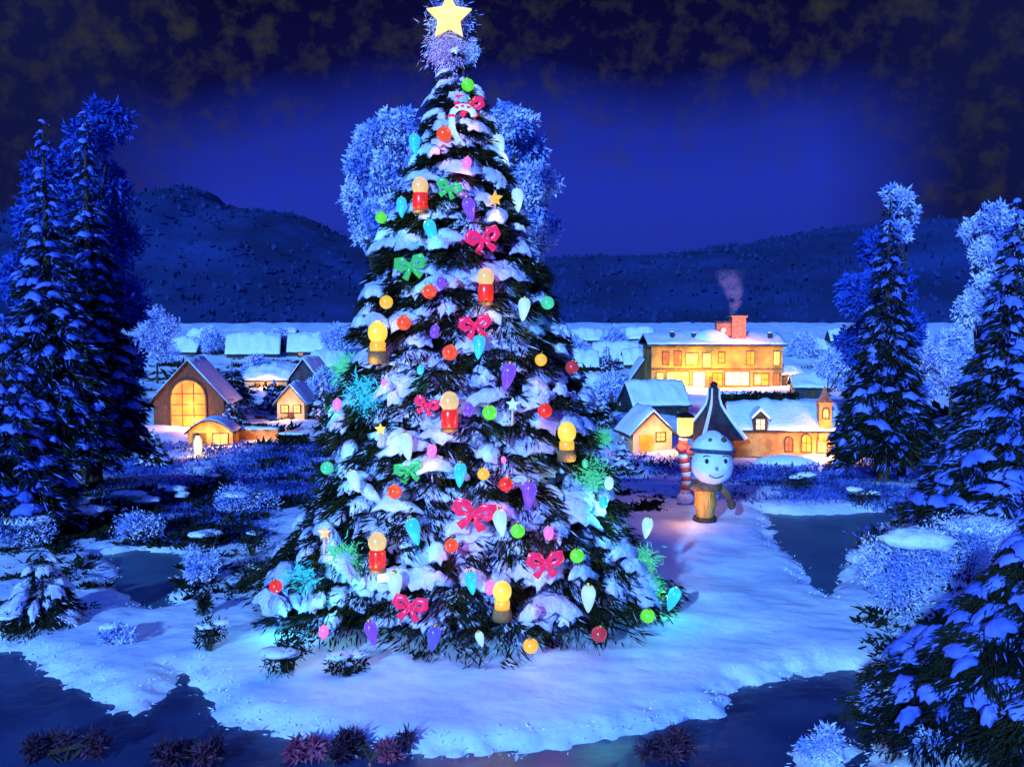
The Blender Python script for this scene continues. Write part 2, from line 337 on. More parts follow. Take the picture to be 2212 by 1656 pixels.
# ------------------------------------------------------------------ conifers
def conifer(name, label, cat, base, H, prof, nb, seed, group=None, apex_dx=0.0, leaf=(0.16, 0.32), dens=110, pads=0.8, padw=0.5, nmat=None, smat=None, zmin=0.3, thick=1.0, padmax=0.5, tips=0.2, nw=1.0, tier=0.0, padth=1.0, dabs=2):
    rng = np.random.default_rng(seed); root = empty(name, base, label, cat, group)
    pz = np.array([p[0] for p in prof]); pr = np.array([p[1] for p in prof])
    def rad(z): return np.interp(z, pz, pr)
    ztop = pz[-1]
    # bough heights weighted by radius so low skirts get more of them
    cand = np.linspace(zmin, ztop, 400); w = rad(cand) + 0.12; cdf = np.cumsum(w); cdf /= cdf[-1]
    zs = np.interp((np.arange(nb) + rng.uniform(0, 1, nb)) / nb, cdf, cand)
    if tier: zs = np.round(zs / tier) * tier + rng.normal(0, tier * 0.13, nb) + 0.35 * tier * np.sin(np.arange(nb) * 2.39996 * 2 + seed); zs = np.clip(zs, zmin, ztop)
    LV, LF, PV, PF, off, SV = [], [], [], [], 0, []
    for i, z in enumerate(zs):
        a = i * 2.39996 + rng.uniform(-0.35, 0.35); r = float(rad(z)) * rng.uniform(0.84, 1.10) + 0.04
        ax = apex_dx * z / ztop; o = np.array([math.cos(a), math.sin(a), 0]); T = np.array([-math.sin(a), math.cos(a), 0])
        rise = 0.10 * r; droop = rng.uniform(0.16, 0.36) * r
        def path(t):
            t = np.asarray(t)
            return np.stack([ax + o[0] * r * t, o[1] * r * t, z + rise + droop * (1 - t) * 0.9 - droop * t * t * 0.6], -1)
        k = int(dens * (0.35 + 0.65 * min(1, r / 1.6))); t = rng.uniform(0.12, 1.0, k) ** 0.75
        wd = (0.10 + 0.30 * r * np.clip(1.25 - t, 0.15, 0.8)) * thick; s = rng.uniform(-1, 1, k) * wd
        P = path(t) + T * s[:, None]; P[:, 2] -= np.abs(s) * 0.35 + rng.uniform(0.0, 0.16, k) * min(1, r)
        D_ = o[None] * rng.uniform(0.5, 1.0, k)[:, None] + T[None] * (np.sign(s) * rng.uniform(0.2, 0.9, k))[:, None]
        D_[:, 2] += rng.uniform(-0.85, 0.0, k)
        sc = min(1.0, 0.35 + r * 0.6)
        V, Fq = kites(P, D_, rng.uniform(*leaf, k) * sc, rng.uniform(0.018, 0.042, k) * (leaf[1] / 0.32) * sc * nw, rng)
        ks = int(k * tips); up = P[:ks].copy(); up[:, 2] += 0.05
        SV.append(V[:ks * 4] + np.array([0, 0, 0.03])); V = V[ks * 4:]; Fq = np.arange(len(V)).reshape(-1, 4)
        LV.append(V); LF.append(Fq + off); off += len(V)
        for rep in range(dabs):
            if rng.uniform() > pads * (1.0 if rep == 0 else 0.6) * (1 if dabs < 6 else min(1, 0.45 + 0.27 * r)): continue
            t0 = rng.uniform(0.72, 0.95) if rep == 0 else rng.uniform(0.45, 0.9)
            c = path([t0])[0] + T * rng.uniform(-0.12, 0.12) * r * (1 if dabs == 2 else 1.7)
            A = min(0.10 + 0.11 * r, 0.30 if dabs == 2 else 0.155) * rng.uniform(0.5, 1.3); B = min(0.07 + padw * 0.36 * r, padmax) * rng.uniform(0.35, 1.25); Cz = padth * rng.uniform(0.05, 0.10) * min(1, 0.45 + r * 0.4)
            q = PAD.copy(); lump = 1 + 0.22 * np.sin(q[:, 1] * rng.uniform(4, 8) + rng.uniform(0, 6)) * np.cos(q[:, 0] * 5 + rng.uniform(0, 6)) + 0.14 * np.sin(q[:, 1] * 11 + q[:, 0] * 9 + rng.uniform(0, 6)) + rng.normal(0, 0.03, len(q))
            lx = q[:, 0] * A * lump; ly = q[:, 1] * B * lump; lz = np.where(q[:, 2] > 0, q[:, 2] * Cz * 1.3, q[:, 2] * Cz * 0.7) * lump
            tilt = rng.uniform(-0.28, 0.28)
            lz = lz - 0.55 * ly * ly / max(B, 0.1) * 0.5 - 0.7 * np.clip(lx, 0, 9) ** 2 / A * 0.8 + ly * tilt - lx * 0.18
            V = c[None] + o[None] * lx[:, None] + T[None] * ly[:, None]; V[:, 2] += lz + 0.07
            n0 = sum(len(v) for v in PV) if False else pads_n[0]; PV.append(V); PF += [tuple(j + n0 for j in f) for f in PADF]; pads_n[0] += len(V)
    tr = 0.022 * H
    part('trunk', xf(lathe([(tr * 1.3, -0.25), (tr, 0.3), (tr * 0.6, H * 0.5), (0.015, H * 0.98)], 9), sc=(1, 1, 1)), BARK, root)
    part('boughs', (np.concatenate(LV), np.concatenate(LF)), nmat or NEEDLE, root)
    SV = np.concatenate(SV)
    if len(SV): part('frosted_tips', (SV, np.arange(len(SV)).reshape(-1, 4)), smat or SNOWT, root)
    if PV: part('snow_cover', (np.concatenate(PV), PF), smat or SNOWT, root, smooth=True)
    return root
pads_n = [0]
_con = conifer
def conifer(*a, **k):
    pads_n[0] = 0; return _con(*a, **k)

def D2prof(base, rows_):            # rows of (D y, D half width) at the tree's own distance
    k = base.y / F * K
    return sorted([((at(0, y_, base.y).z - base.z), max(0.03, h * k)) for y_, h in rows_])

TY = 16.0
tb = at(1005, 1300, TY); tb.z = 0.0
TPROF = [(118, 4), (160, 28), (250, 68), (330, 92), (400, 118), (500, 150), (600, 186), (700, 218), (800, 245), (880, 275), (950, 288), (1080, 335), (1180, 395), (1235, 440), (1300, 446)]
tprof = D2prof(tb, TPROF)
APX = at(985, 120, TY).x - tb.x
xmas = conifer('christmas_tree', 'tall dark spruce in the middle, its boughs laden with snow and hung with lit ornaments', 'christmas tree', tb, tprof[-1][0], tprof, 560, 11, apex_dx=APX, dens=440, pads=0.84, dabs=8, padw=0.52, zmin=0.12, leaf=(0.10, 0.27), nw=0.5, tips=0.02, padmax=0.36, tier=0.37, padth=0.95)

def spruce(label, xd, yap, yb, half, nb, seed, pads=0.5, group='spruces around the snowy clearing', padw=0.5, nmat=None, smat=None, dens=170, leaf=(0.18, 0.36), lo=0.1, flare=1.0, name='spruce_tree', yy=None, padmax=0.4, tips=0.16, tier=0.42, padth=1.0, dabs=4):
    b = ground(xd, yb) if yy is None else at(xd, yb, yy)
    if yy is not None: b.z = base_z(yy)
    H = at(xd, yap, b.y).z - b.z; r = half * K / F * b.y
    prof = [(0.05 * H, r * 0.85), (0.12 * H, r), (0.3 * H, r * 0.80 * flare), (0.5 * H, r * 0.52 * flare), (0.75 * H, r * 0.25 * flare), (0.92 * H, r * 0.09), (H, 0.03)]
    return conifer(name, label, 'tree', b, H, prof, nb, seed, group=group, pads=pads, padw=padw, padmax=padmax, tips=tips, nw=0.6, tier=tier, padth=padth, dabs=dabs, nmat=nmat or NEEDLEB, smat=smat, dens=dens, leaf=leaf, zmin=lo * H)
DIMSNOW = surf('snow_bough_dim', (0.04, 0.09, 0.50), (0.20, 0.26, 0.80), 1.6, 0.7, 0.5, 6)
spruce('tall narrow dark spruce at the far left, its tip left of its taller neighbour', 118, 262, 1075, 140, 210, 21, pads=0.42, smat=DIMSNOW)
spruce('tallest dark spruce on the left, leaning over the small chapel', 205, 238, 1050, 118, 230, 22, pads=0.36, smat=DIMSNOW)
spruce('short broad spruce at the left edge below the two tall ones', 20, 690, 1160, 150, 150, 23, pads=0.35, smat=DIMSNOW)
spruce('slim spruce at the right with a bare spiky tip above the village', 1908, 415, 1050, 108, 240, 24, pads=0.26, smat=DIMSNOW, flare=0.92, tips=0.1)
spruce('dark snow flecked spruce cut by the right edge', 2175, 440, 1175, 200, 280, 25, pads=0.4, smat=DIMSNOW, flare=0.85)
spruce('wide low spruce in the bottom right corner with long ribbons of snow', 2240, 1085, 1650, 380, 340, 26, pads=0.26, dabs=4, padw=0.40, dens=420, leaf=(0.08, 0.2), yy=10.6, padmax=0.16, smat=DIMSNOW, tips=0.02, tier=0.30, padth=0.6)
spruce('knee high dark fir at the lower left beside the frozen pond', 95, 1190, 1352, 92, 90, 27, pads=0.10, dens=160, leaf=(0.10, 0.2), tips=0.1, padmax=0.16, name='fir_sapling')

# ------------------------------------------------------------------ frosted broadleaf trees and shrubs; some crowns stand in for haze
def leafy(name, label, cat, base, blobs, n, mats, seed, leaf=(0.14, 0.4), w=(0.03, 0.07), group=None, limbs=True, fine=False):
    rng = np.random.default_rng(seed); root = empty(name, base, label, cat, group); b = np.array(base)
    P, Dv = [], []; vol = np.array([bl[1] ** 2 for bl in blobs]); cnt = (n * vol / vol.sum()).astype(int)
    if fine:
        nb_ = []
        for c, r in blobs:
            for _ in range(8):
                u_ = rng.normal(size=3); u_ /= np.linalg.norm(u_); nb_.append((tuple(np.array(c) + u_ * r * rng.uniform(0.3, 0.95) * np.array([1, 1, 0.9])), r * rng.uniform(0.22, 0.5)))
        use = nb_ + [(c, r * 0.9) for c, r in blobs]
    else: use = blobs
    vol = np.array([bl[1] ** 2 for bl in use]); cnt = (n * vol / vol.sum()).astype(int)
    for (c, r), k in zip(use, cnt):
        d = rng.normal(size=(k, 3)); d /= np.linalg.norm(d, axis=1, keepdims=True)
        rr = r * rng.uniform(0.1, 1.0, k) ** 0.5 * (1 + 0.22 * np.sin(d[:, 0] * 7 + c[0]) * np.cos(d[:, 2] * 6 + c[2]))
        P.append(np.array(c)[None] - b + d * rr[:, None]); Dv.append(d * 0.7 + rng.normal(0, 0.9, size=(k, 3)))
    P = np.concatenate(P); Dv = np.concatenate(Dv); k = len(P)
    V, Fq = kites(P, Dv, rng.uniform(*leaf, k), rng.uniform(*w, k) * 0.6, rng)
    if limbs:
        tv = [tube([(0, 0, -0.2), (0.05, 0, (blobs[0][0][2] - b[2]) * 0.55)], [0.16, 0.11], 8)]
        for c, r in blobs:
            e = Vector(c) - Vector(base); s = Vector((0.05, 0, (blobs[0][0][2] - b[2]) * 0.5)); m = s.lerp(e, 0.5) + Vector((0, 0, -0.2))
            tv.append(tube([s, m, e], [0.07, 0.05, 0.015], 6))
        part('trunk', join(*tv), BARK, root)
    part('crown', (V, Fq), mats, root)
    return root
def blobsD(lst, yy, depth=1.0):
    return [(tuple(at(x, y, yy + depth * math.sin(x * 1.7 + y))), r * K / F * yy) for x, y, r in lst]
gL = at(830, 600, 22); gL.z = 0  # this crown and the next paint the pale haze beside the tree
leafy('frost_or_halo_tree', 'pale blue haze behind the left side of the Christmas tree, shaped as a tree', 'tree', gL,
      blobsD([(845, 290, 52), (800, 300, 40), (868, 268, 36), (800, 365, 58), (862, 380, 60), (778, 430, 44), (835, 470, 58), (880, 500, 60), (800, 500, 40), (860, 590, 48), (905, 330, 50)], 22), 30000, FROST_HALO, 31, leaf=(0.05, 0.19), fine=True, group='tree shaped haze behind the Christmas tree')
gR = at(1130, 600, 22.5); gR.z = 0
leafy('frost_or_halo_tree', 'pale blue haze behind the right side of the Christmas tree, shaped as a tree', 'tree', gR,
      blobsD([(1105, 268, 44), (1135, 320, 52), (1075, 350, 52), (1160, 395, 44), (1120, 450, 64), (1188, 395, 26), (1165, 500, 44), (1110, 560, 52), (1070, 280, 36), (1060, 470, 50)], 22.5), 30000, FROST_HALO, 32, leaf=(0.05, 0.19), fine=True, group='tree shaped haze behind the Christmas tree')
gq = at(180, 900, 29); gq.z = float(base_z(29))  # leafy crown stands in for the blue halo round the left spruces
leafy('frost_or_halo_tree', 'deep blue halo behind the tall spruces on the left, shaped as a broad ragged tree', 'tree', gq,
      blobsD([(185, 300, 46), (240, 268, 46), (110, 380, 60), (235, 420, 60), (80, 480, 55), (250, 520, 62), (60, 600, 70), (200, 620, 90), (265, 660, 50), (50, 740, 70), (150, 800, 90), (255, 800, 60), (60, 880, 80), (160, 480, 80), (160, 690, 80)], 29), 42000, HALO_DEEP, 33, leaf=(0.1, 0.32), w=(0.04, 0.09), fine=True)
gq = at(1900, 900, 30); gq.z = float(base_z(30))  # blue halo of the slim spruce, built from leaves
leafy('frost_or_halo_tree', 'deep blue halo half hidden behind the slim spruce on the right, shaped as a tree', 'tree', gq,
      blobsD([(1855, 640, 46), (1925, 620, 50), (1865, 740, 56), (1945, 720, 45), (1900, 540, 44)], 30), 15000, HALO_DEEP, 34, leaf=(0.1, 0.3), w=(0.04, 0.09), fine=True)
gq = at(1950, 900, 31.5); gq.z = float(base_z(31.5))  # pale halo at the spruce tip, modelled as a crown
leafy('frost_or_halo_tree', 'small pale halo shaped as a tree crown at the tip of the slim right spruce', 'tree', gq,
      blobsD([(1945, 432, 28), (1958, 462, 26), (1925, 418, 18), (1940, 500, 26)], 31.5), 7000, FROST_HALO, 35, leaf=(0.08, 0.24), fine=True)
gq = at(2110, 900, 26); gq.z = float(base_z(26))  # leaves paint the pale halo beside the edge spruce
leafy('frost_or_halo_tree', 'pale halo shaped as a tree at the right edge, left of the edge spruce', 'tree', gq,
      blobsD([(2105, 500, 32), (2125, 545, 32), (2150, 478, 40), (2190, 500, 42), (2140, 620, 46), (2100, 670, 40), (2190, 620, 50)], 26), 16000, FROST_HALO, 36, leaf=(0.07, 0.22), fine=True)
gq = ground(340, 830)
leafy('frost_or_halo_tree', 'bushy pale blue frosted tree above the chapel roof on the left', 'tree', gq,
      blobsD([(330, 690, 36), (362, 705, 30), (310, 735, 30), (350, 750, 36)], gq.y), 7800, FROST_HALO, 37, leaf=(0.20, 0.55), w=(0.056, 0.126), fine=True)
gq = ground(15, 900)
leafy('frost_or_halo_tree', 'snow white bushy tree low at the left edge behind the spruces', 'tree', gq,
      blobsD([(10, 740, 45), (50, 755, 38), (-20, 790, 50), (40, 800, 40)], gq.y), 7800, FROST_HALO, 38, leaf=(0.20, 0.55), w=(0.056, 0.126), fine=True)
gq = ground(1785, 905)
leafy('frost_or_halo_tree', 'pale bushy tree between the lit chapel tower and the slim spruce', 'tree', gq,
      blobsD([(1790, 790, 34), (1830, 770, 34), (1820, 815, 30)], gq.y), 7200, FROST_HALO, 39, leaf=(0.17, 0.50), w=(0.049, 0.112), fine=True)
gq = ground(2050, 950)
leafy('frost_or_halo_tree', 'wide pale frosted tree in the gap between the two right hand spruces', 'tree', gq,
      blobsD([(2010, 760, 40), (2060, 740, 40), (2050, 800, 50), (2100, 790, 40), (2000, 830, 40)], gq.y), 10200, FROST_HALO, 40, leaf=(0.17, 0.50), w=(0.049, 0.112), fine=True)

def shrub(label, xd, yb, w_, h_, mat, seed, snow=0.5, n=420, leaf=(0.05, 0.15), group=None, yy=None, cat='shrub'):
    b = ground(xd, yb) if yy is None else at(xd, yb, yy)
    k = K / F * b.y; rw, hh = w_ * k, h_ * k; b.z = float(base_z(b.y)) if yy is None else -0.08
    rng = np.random.default_rng(seed); blobs = []
    for i in range(6):
        blobs.append(((b.x + rng.uniform(-0.6, 0.6) * rw, b.y + rng.uniform(-0.4, 0.4) * rw, b.z + hh * rng.uniform(0.3, 0.72)), max(0.06, min(rw, hh) * rng.uniform(0.35, 0.6))))
    o = leafy('shrub', label, cat, b, blobs, n, mat, seed, leaf=(leaf[0] + 0.1 * k * 60, leaf[1] + 0.2 * k * 60) if k > 0.012 else leaf, w=(0.010, 0.026), group=group, limbs=False)
    st = [tube([(rng.uniform(-.1, .1) * rw, 0, -0.1), (rng.uniform(-.3, .3) * rw, rng.uniform(-.2, .2) * rw, hh * 0.5), (rng.uniform(-.7, .7) * rw, rng.uniform(-.3, .3) * rw, hh * rng.uniform(0.7, 1.0))], [0.02, 0.014, 0.005], 5) for _ in range(6)]
    part('stem', join(*st), BARK, o)
    if snow:
        vv = []
        for (c, r) in blobs:
            if rng.uniform() > snow: continue
            q = PAD * np.array([r * 1.1, r * 0.8, r * 0.3]) * (1 + rng.normal(0, 0.12, (len(PAD), 1))); q += np.array([c[0] - b.x, c[1] - b.y, c[2] - b.z + r * 0.75]); vv.append((q.tolist(), PADF))
        if vv: part('snow_cap', join(*vv), SNOW, o, smooth=True)
    return o
GSH = 'dark shrubs poking out of the snow'
for i, (lab, x, y, w_, h_, s_) in enumerate([
    ('large dark olive shrub on the snow at the lower left foot of the Christmas tree', 622, 1462, 62, 112, 0.15),
    ('twiggy grey shrub left of the large olive shrub', 452, 1412, 38, 80, 0.4),
    ('thin upright weed with a dark head above the twiggy grey shrub', 438, 1335, 16, 60, 0.3),
    ('broad flat dark shrub left of the Christmas tree, above the clearing', 455, 1190, 52, 52, 0.3),
    ('dark bush just right of the broad flat shrub', 545, 1205, 42, 66, 0.4),
    ('dark bush with a snowy crown under the lowest left bough', 540, 1262, 40, 62, 0.5),
    ('half buried round bush below the red ball at the far left bough tip', 592, 1312, 34, 50, 0.4),
    ('low dark bush against the snow left of the small fir', 30, 1372, 50, 60, 0.5),
    ('spreading dark bush above the small fir sapling', 150, 1148, 70, 66, 0.6),
    ('small dark bush on the snow bank above the pond', 290, 1112, 44, 44, 0.5),
    ('dark bush above the pond, nearer to the Christmas tree', 385, 1092, 40, 44, 0.5),
    ('dark thorny bush on the slope below the chapel', 480, 1060, 40, 48, 0.5),
    ('bare blue bush with a snow cap right of the snowman', 1700, 1060, 66, 40, 0.2),
    ('dark bush behind the wedge of frozen pond', 1860, 1092, 70, 44, 0.3),
    ('dark snow flecked bush above the wide low spruce', 2110, 1160, 60, 60, 0.5),
    ('small dark weed half under snow at the shaded shore by the wide low spruce', 1945, 1452, 28, 34, 0.3),
    ('low grey bush at the front of the Christmas tree, right of the olive shrub', 755, 1462, 44, 48, 0.5)]):
    shrub(lab, x, y, w_, h_, NEEDLEB if i else NEEDLE, 60 + i, s_, n=700 if i == 0 else 380, group=GSH)
GF_ = 'pale frosted bushes'
for i, (lab, x, y, w_, h_) in enumerate([
    ('big pale frosted bush left of the wide low spruce', 1935, 1335, 125, 225),
    ('frosted bush on the snow between the wedge pond and the right edge', 2090, 1262, 130, 150),
    ('pale frosted bush at the very bottom on the snow islet', 1778, 1640, 56, 66),
    ('frosted bush hugging the left side of the wide low spruce', 1925, 1560, 60, 80),
    ('frosted bush at the bottom edge left of the wide low spruce', 2010, 1640, 60, 62),
    ('pale frosted bush on the bank above the frozen pond at the left', 300, 1165, 90, 62), ('pale frosted bush between the left pond and the tree', 440, 1262, 52, 90), ('pale frosted bush at the left edge above the fir sapling', 60, 1185, 90, 80),
    ('pale frosted bush behind the lower left boughs of the tree', 530, 1110, 80, 70), ('pale frosted bush by the low left snow bank under the fir sapling', 250, 1395, 60, 44)]):
    shrub(lab, x, y, w_, h_, FROST_HALO, 90 + i, 0.2, n=5200 if i < 2 else 2600, group=GF_, leaf=(0.03, 0.10))
for i, (lab, x, y, w_, h_, m_) in enumerate([
    ('dark plum shrub at the bottom edge, leftmost of the red ones', 140, 1668, 110, 74, PLUM),
    ('plum shrub at the bottom edge, second from the left', 420, 1668, 95, 62, PLUM),
    ('plum shrub at the bottom edge right of the bright pink one', 800, 1668, 110, 60, PLUM),
    ('bright pink leaved shrub at the bottom edge', 665, 1668, 38, 56, PINKL),
    ('small pink leaved shrub at the bottom edge under the tree', 830, 1668, 34, 34, PINKL),
    ('rose shrub at the bottom edge near the islet', 1450, 1668, 80, 62, PLUM),
    ('rose leaved shrub in front of the frosted bushes at the lower right', 1955, 1662, 52, 46, PINKL)]):
    shrub(lab, x, y, w_ * 1.25, h_ * 0.62, m_, 110 + i, 0.0, n=900, yy=10.25 + 0.02 * i, group='red leaved shrubs along the shaded front edge')

for i, (lab, x, yt, yb, w_) in enumerate([
    ('pale frosted tree above the long far cottage at the left', 455, 700, 765, 34), ('pale frosted tree between the two humped far cottages', 605, 700, 760, 28), ('pale frosted tree on the skyline beside the left flank of the Christmas tree', 730, 695, 770, 34),
    ('pale frosted tree on the field right of the Christmas tree', 1240, 720, 790, 30), ('pale frosted tree on the skyline left of the inn roof', 1325, 705, 770, 28), ('pale frosted tree right of the inn roof', 1735, 715, 775, 30),
    ('pale frosted tree between chapel roof and pink lit far cottage', 555, 765, 830, 26), ('pale frosted tree left of the blue roofed cottage', 1320, 800, 870, 34), ('pale frosted tree just above the cream lit cottage', 700, 800, 870, 30)]):
    gq = ground(x, yb); rr0 = w_
    leafy('frost_or_halo_tree', lab, 'tree', (gq.x, gq.y, float(base_z(gq.y))), blobsD([(x, yt + rr0 * 0.7, rr0 * 0.7), (x - rr0 * 0.6, yt + rr0 * 1.2, rr0 * 0.6), (x + rr0 * 0.6, yt + rr0 * 1.15, rr0 * 0.6), (x, yb - rr0 * 0.6, rr0 * 0.55)], gq.y), 2600, FROST_HALO, 500 + i, leaf=(0.3, 0.8), w=(0.06, 0.14), fine=True, group='small frosted trees on the far snow field')
# scattered twig tufts on the snow (far too many to count)
rng = np.random.default_rng(5); P, Dv = [], []
def tufts(x0, x1, y0, y1, n, s):
    for _ in range(n):
        xd, yd = rng.uniform(x0, x1), rng.uniform(y0, y1); g0 = ground(xd, yd); k = 7
        c = np.array([g0.x, g0.y, float(base_z(g0.y)) + 0.02]); w0 = s * rng.uniform(0.4, 1.3) * g0.y / 22; k = 16
        pp = c + rng.normal(0, 1, (k * 3, 3)) * np.array([w0, w0 * .7, 0.01]); P.append(pp); dd = rng.normal(0, 0.6, (k * 3, 3)); dd[:, 2] = np.abs(dd[:, 2]) * 0.5 + 0.25; Dv.append(dd * w0)
tufts(0, 560, 1060, 1180, 200, 0.15); tufts(0, 200, 1180, 1360, 60, 0.13); tufts(400, 560, 1150, 1300, 50, 0.13); tufts(1880, 2212, 1150, 1420, 110, 0.13); tufts(300, 1400, 735, 800, 150, 0.05); tufts(1720, 2212, 740, 850, 120, 0.06); tufts(1930, 2212, 1000, 1200, 50, 0.10); tufts(560, 760, 900, 1100, 60, 0.14)
tufts(1250, 1420, 1000, 1120, 26, 0.12); tufts(1850, 2212, 850, 1000, 60, 0.15); tufts(300, 760, 790, 880, 60, 0.12); tufts(1230, 1450, 780, 900, 60, 0.12)
def shade_cover(x0, x1, y0, y1, n, thr, seed):
    out_ = []
    for _ in range(n):
        xd, yd = rng.uniform(x0, x1), rng.uniform(y0, y1); g0 = ground(xd, yd)
        if noise.noise((g0.x * 0.35, g0.y * 0.22, seed)) + 0.5 * noise.noise((g0.x * 1.2, g0.y * 0.8, seed)) > thr: out_.append((g0.x, g0.y, float(base_z(g0.y)) + 0.05))
    return np.array(out_)
H_ = np.concatenate([shade_cover(230, 680, 960, 1085, 1600, -0.22, 1.0), shade_cover(0, 560, 1070, 1175, 1000, 0.0, 2.0), shade_cover(1590, 2212, 1010, 1085, 1700, -0.25, 3.0), shade_cover(1900, 2212, 1085, 1200, 500, 0.0, 4.0), shade_cover(1330, 1500, 985, 1080, 300, -0.05, 5.0)])
H_ = np.repeat(H_, 16, 0); sc_ = (H_[:, 1] / 28)[:, None]
hp = H_ + rng.normal(0, 1, H_.shape) * np.array([0.34, 0.34, 0.03]) * sc_; hd_ = rng.normal(0, 0.7, H_.shape); hd_[:, 2] = np.abs(hd_[:, 2]) * 0.6 + 0.3
V, Fq = kites(hp, hd_, rng.uniform(0.05, 0.20, len(hp)) * sc_[:, 0], rng.uniform(0.008, 0.025, len(hp)) * sc_[:, 0], rng)
tag(part('shade_cover', (V, Fq), SHADE_COVER), 'low deep blue heath covering the dip behind the clearing', 'shade_cover', kind='stuff')  # dark blue leaves lay the slope's shade over the snow
P = np.concatenate(P); Dv = np.concatenate(Dv); ln = np.linalg.norm(Dv, axis=1)
V, Fq = kites(P, Dv, ln * 1.5, ln * 0.22, rng)
tag(part('undergrowth', (V, Fq), NEEDLEB), 'dark twigs and grass tufts poking through the snow', 'undergrowth', kind='stuff')

# ------------------------------------------------------------------ buildings
def roof_sheet(half, hw, hr, y0, y1, z_off, th, inset=0.0, rounded=False, curve=1.0, ns=14, nl=12, ov=0.3, seed=0):
    """gable roof skin: across = x, ridge along y; closed slab with its own thickness"""
    rn = random.Random(seed); S = np.linspace(-(half + ov - inset), half + ov - inset, ns + 1); T_ = np.linspace(y0 + inset, y1 - inset, nl + 1)
    def zr(s):
        a = abs(s) / half; return hw + hr * (1 - (a ** curve if a <= 1 else 1 + (a - 1) * curve)) + z_off
    V = []
    for lay in (0, 1):
        for j, t in enumerate(T_):
            for i, s in enumerate(S):
                e = 1.0
                if rounded:
                    e = min(1, 0.35 + 2.2 * min(i, ns - i) / ns) * min(1, 0.5 + 1.6 * min(j, nl - j) / nl) * (1 + rn.uniform(-0.25, 0.25))
                V.append((s, t, zr(s) + (th * e * (1 + 0.7 * noise.noise((s * 0.9, t * 0.9, seed))) if lay else (-0.12 * max(0, noise.noise((t * 2.2, s, seed + 3.0))) if (rounded and i in (0, ns)) else 0))))
    n = ns + 1; m = nl + 1; A = n * m; Fc = []
    for j in range(nl):
        for i in range(ns):
            a = j * n + i; Fc.append((a, a + n, a + n + 1, a + 1)); Fc.append((A + a, A + a + 1, A + a + n + 1, A + a + n))
    for j in range(nl):
        for i in (0, ns):
            a = j * n + i; q = (a, a + n, A + a + n, A + a); Fc.append(q if i else q[::-1])
    for i in range(ns):
        for j in (0, nl):
            a = j * n + i; q = (a, a + 1, A + a + 1, A + a); Fc.append(q[::-1] if j else q)
    return V, Fc
def turn(vf):      # swap so that the ridge runs along x
    return [(-y, x, z) for x, y, z in vf[0]], vf[1]
def window(house, x, z, w, h, y, mat, arch=False, bars=(1, 1), fmat=None):
    t = 0.07 if w < 1.5 else 0.12
    fr = [box(x - w / 2 - t, x - w / 2, y - 0.08, y + 0.05, z, z + h), box(x + w / 2, x + w / 2 + t, y - 0.08, y + 0.05, z, z + h), box(x - w / 2 - t, x + w / 2 + t, y - 0.10, y + 0.05, z - t, z)]
    if arch:
        r = w / 2; n = 12
        for i in range(n):
            a0, a1 = math.pi * i / n, math.pi * (i + 1) / n
            q = [(x + math.cos(a0) * r, z + h + math.sin(a0) * r * 1.1), (x + math.cos(a1) * r, z + h + math.sin(a1) * r * 1.1), (x + math.cos(a1) * (r + t), z + h + math.sin(a1) * (r * 1.1 + t)), (x + math.cos(a0) * (r + t), z + h + math.sin(a0) * (r * 1.1 + t))]
            fr.append(prism(q, y - 0.08, y + 0.05))
    else: fr.append(box(x - w / 2 - t, x + w / 2 + t, y - 0.08, y + 0.05, z + h, z + h + t))
    H_ = h + (w / 2 * 0.95 if arch else 0)
    for k in range(bars[0]):
        xx = x - w / 2 + w * (k + 1) / (bars[0] + 1); fr.append(box(xx - t * .28, xx + t * .28, y - 0.05, y - 0.024, z, z + H_ * (1.0 if abs(xx - x) < w * 0.2 else 0.86)))
    for k in range(bars[1]):
        z2 = z + H_ * (k + 1) / (bars[1] + 1); fr.append(box(x - w / 2 * 0.97, x + w / 2 * 0.97, y - 0.056, y - 0.030, z2 - t * .28, z2 + t * .28))
    f = part('window', join(*fr), fmat or WOOD, house)
    if arch:
        poly = [(x - w / 2, z), (x + w / 2, z)] + [(x + math.cos(a) * w / 2, z + h + math.sin(a) * w / 2 * 1.1) for a in np.linspace(0, math.pi, 13)]
    else: poly = [(x - w / 2, z), (x + w / 2, z), (x + w / 2, z + h), (x - w / 2, z + h)]
    part('pane', prism(poly, y - 0.018, y + 0.01), mat, f)
    return f
def chimney(parent, x, y, z0, z1, w=0.5, mat=None):
    c = part('chimney', join(box(x - w / 2, x + w / 2, y - w / 2, y + w / 2, z0, z1), box(x - w * .62, x + w * .62, y - w * .62, y + w * .62, z1, z1 + w * 0.2)), mat or BRICK, parent)
    v = PAD * np.array([w * .6, w * .6, w * .25]) + np.array([x, y, z1 + w * 0.3]); part('snow_cap', (v, PADF), SNOW, c, smooth=True)
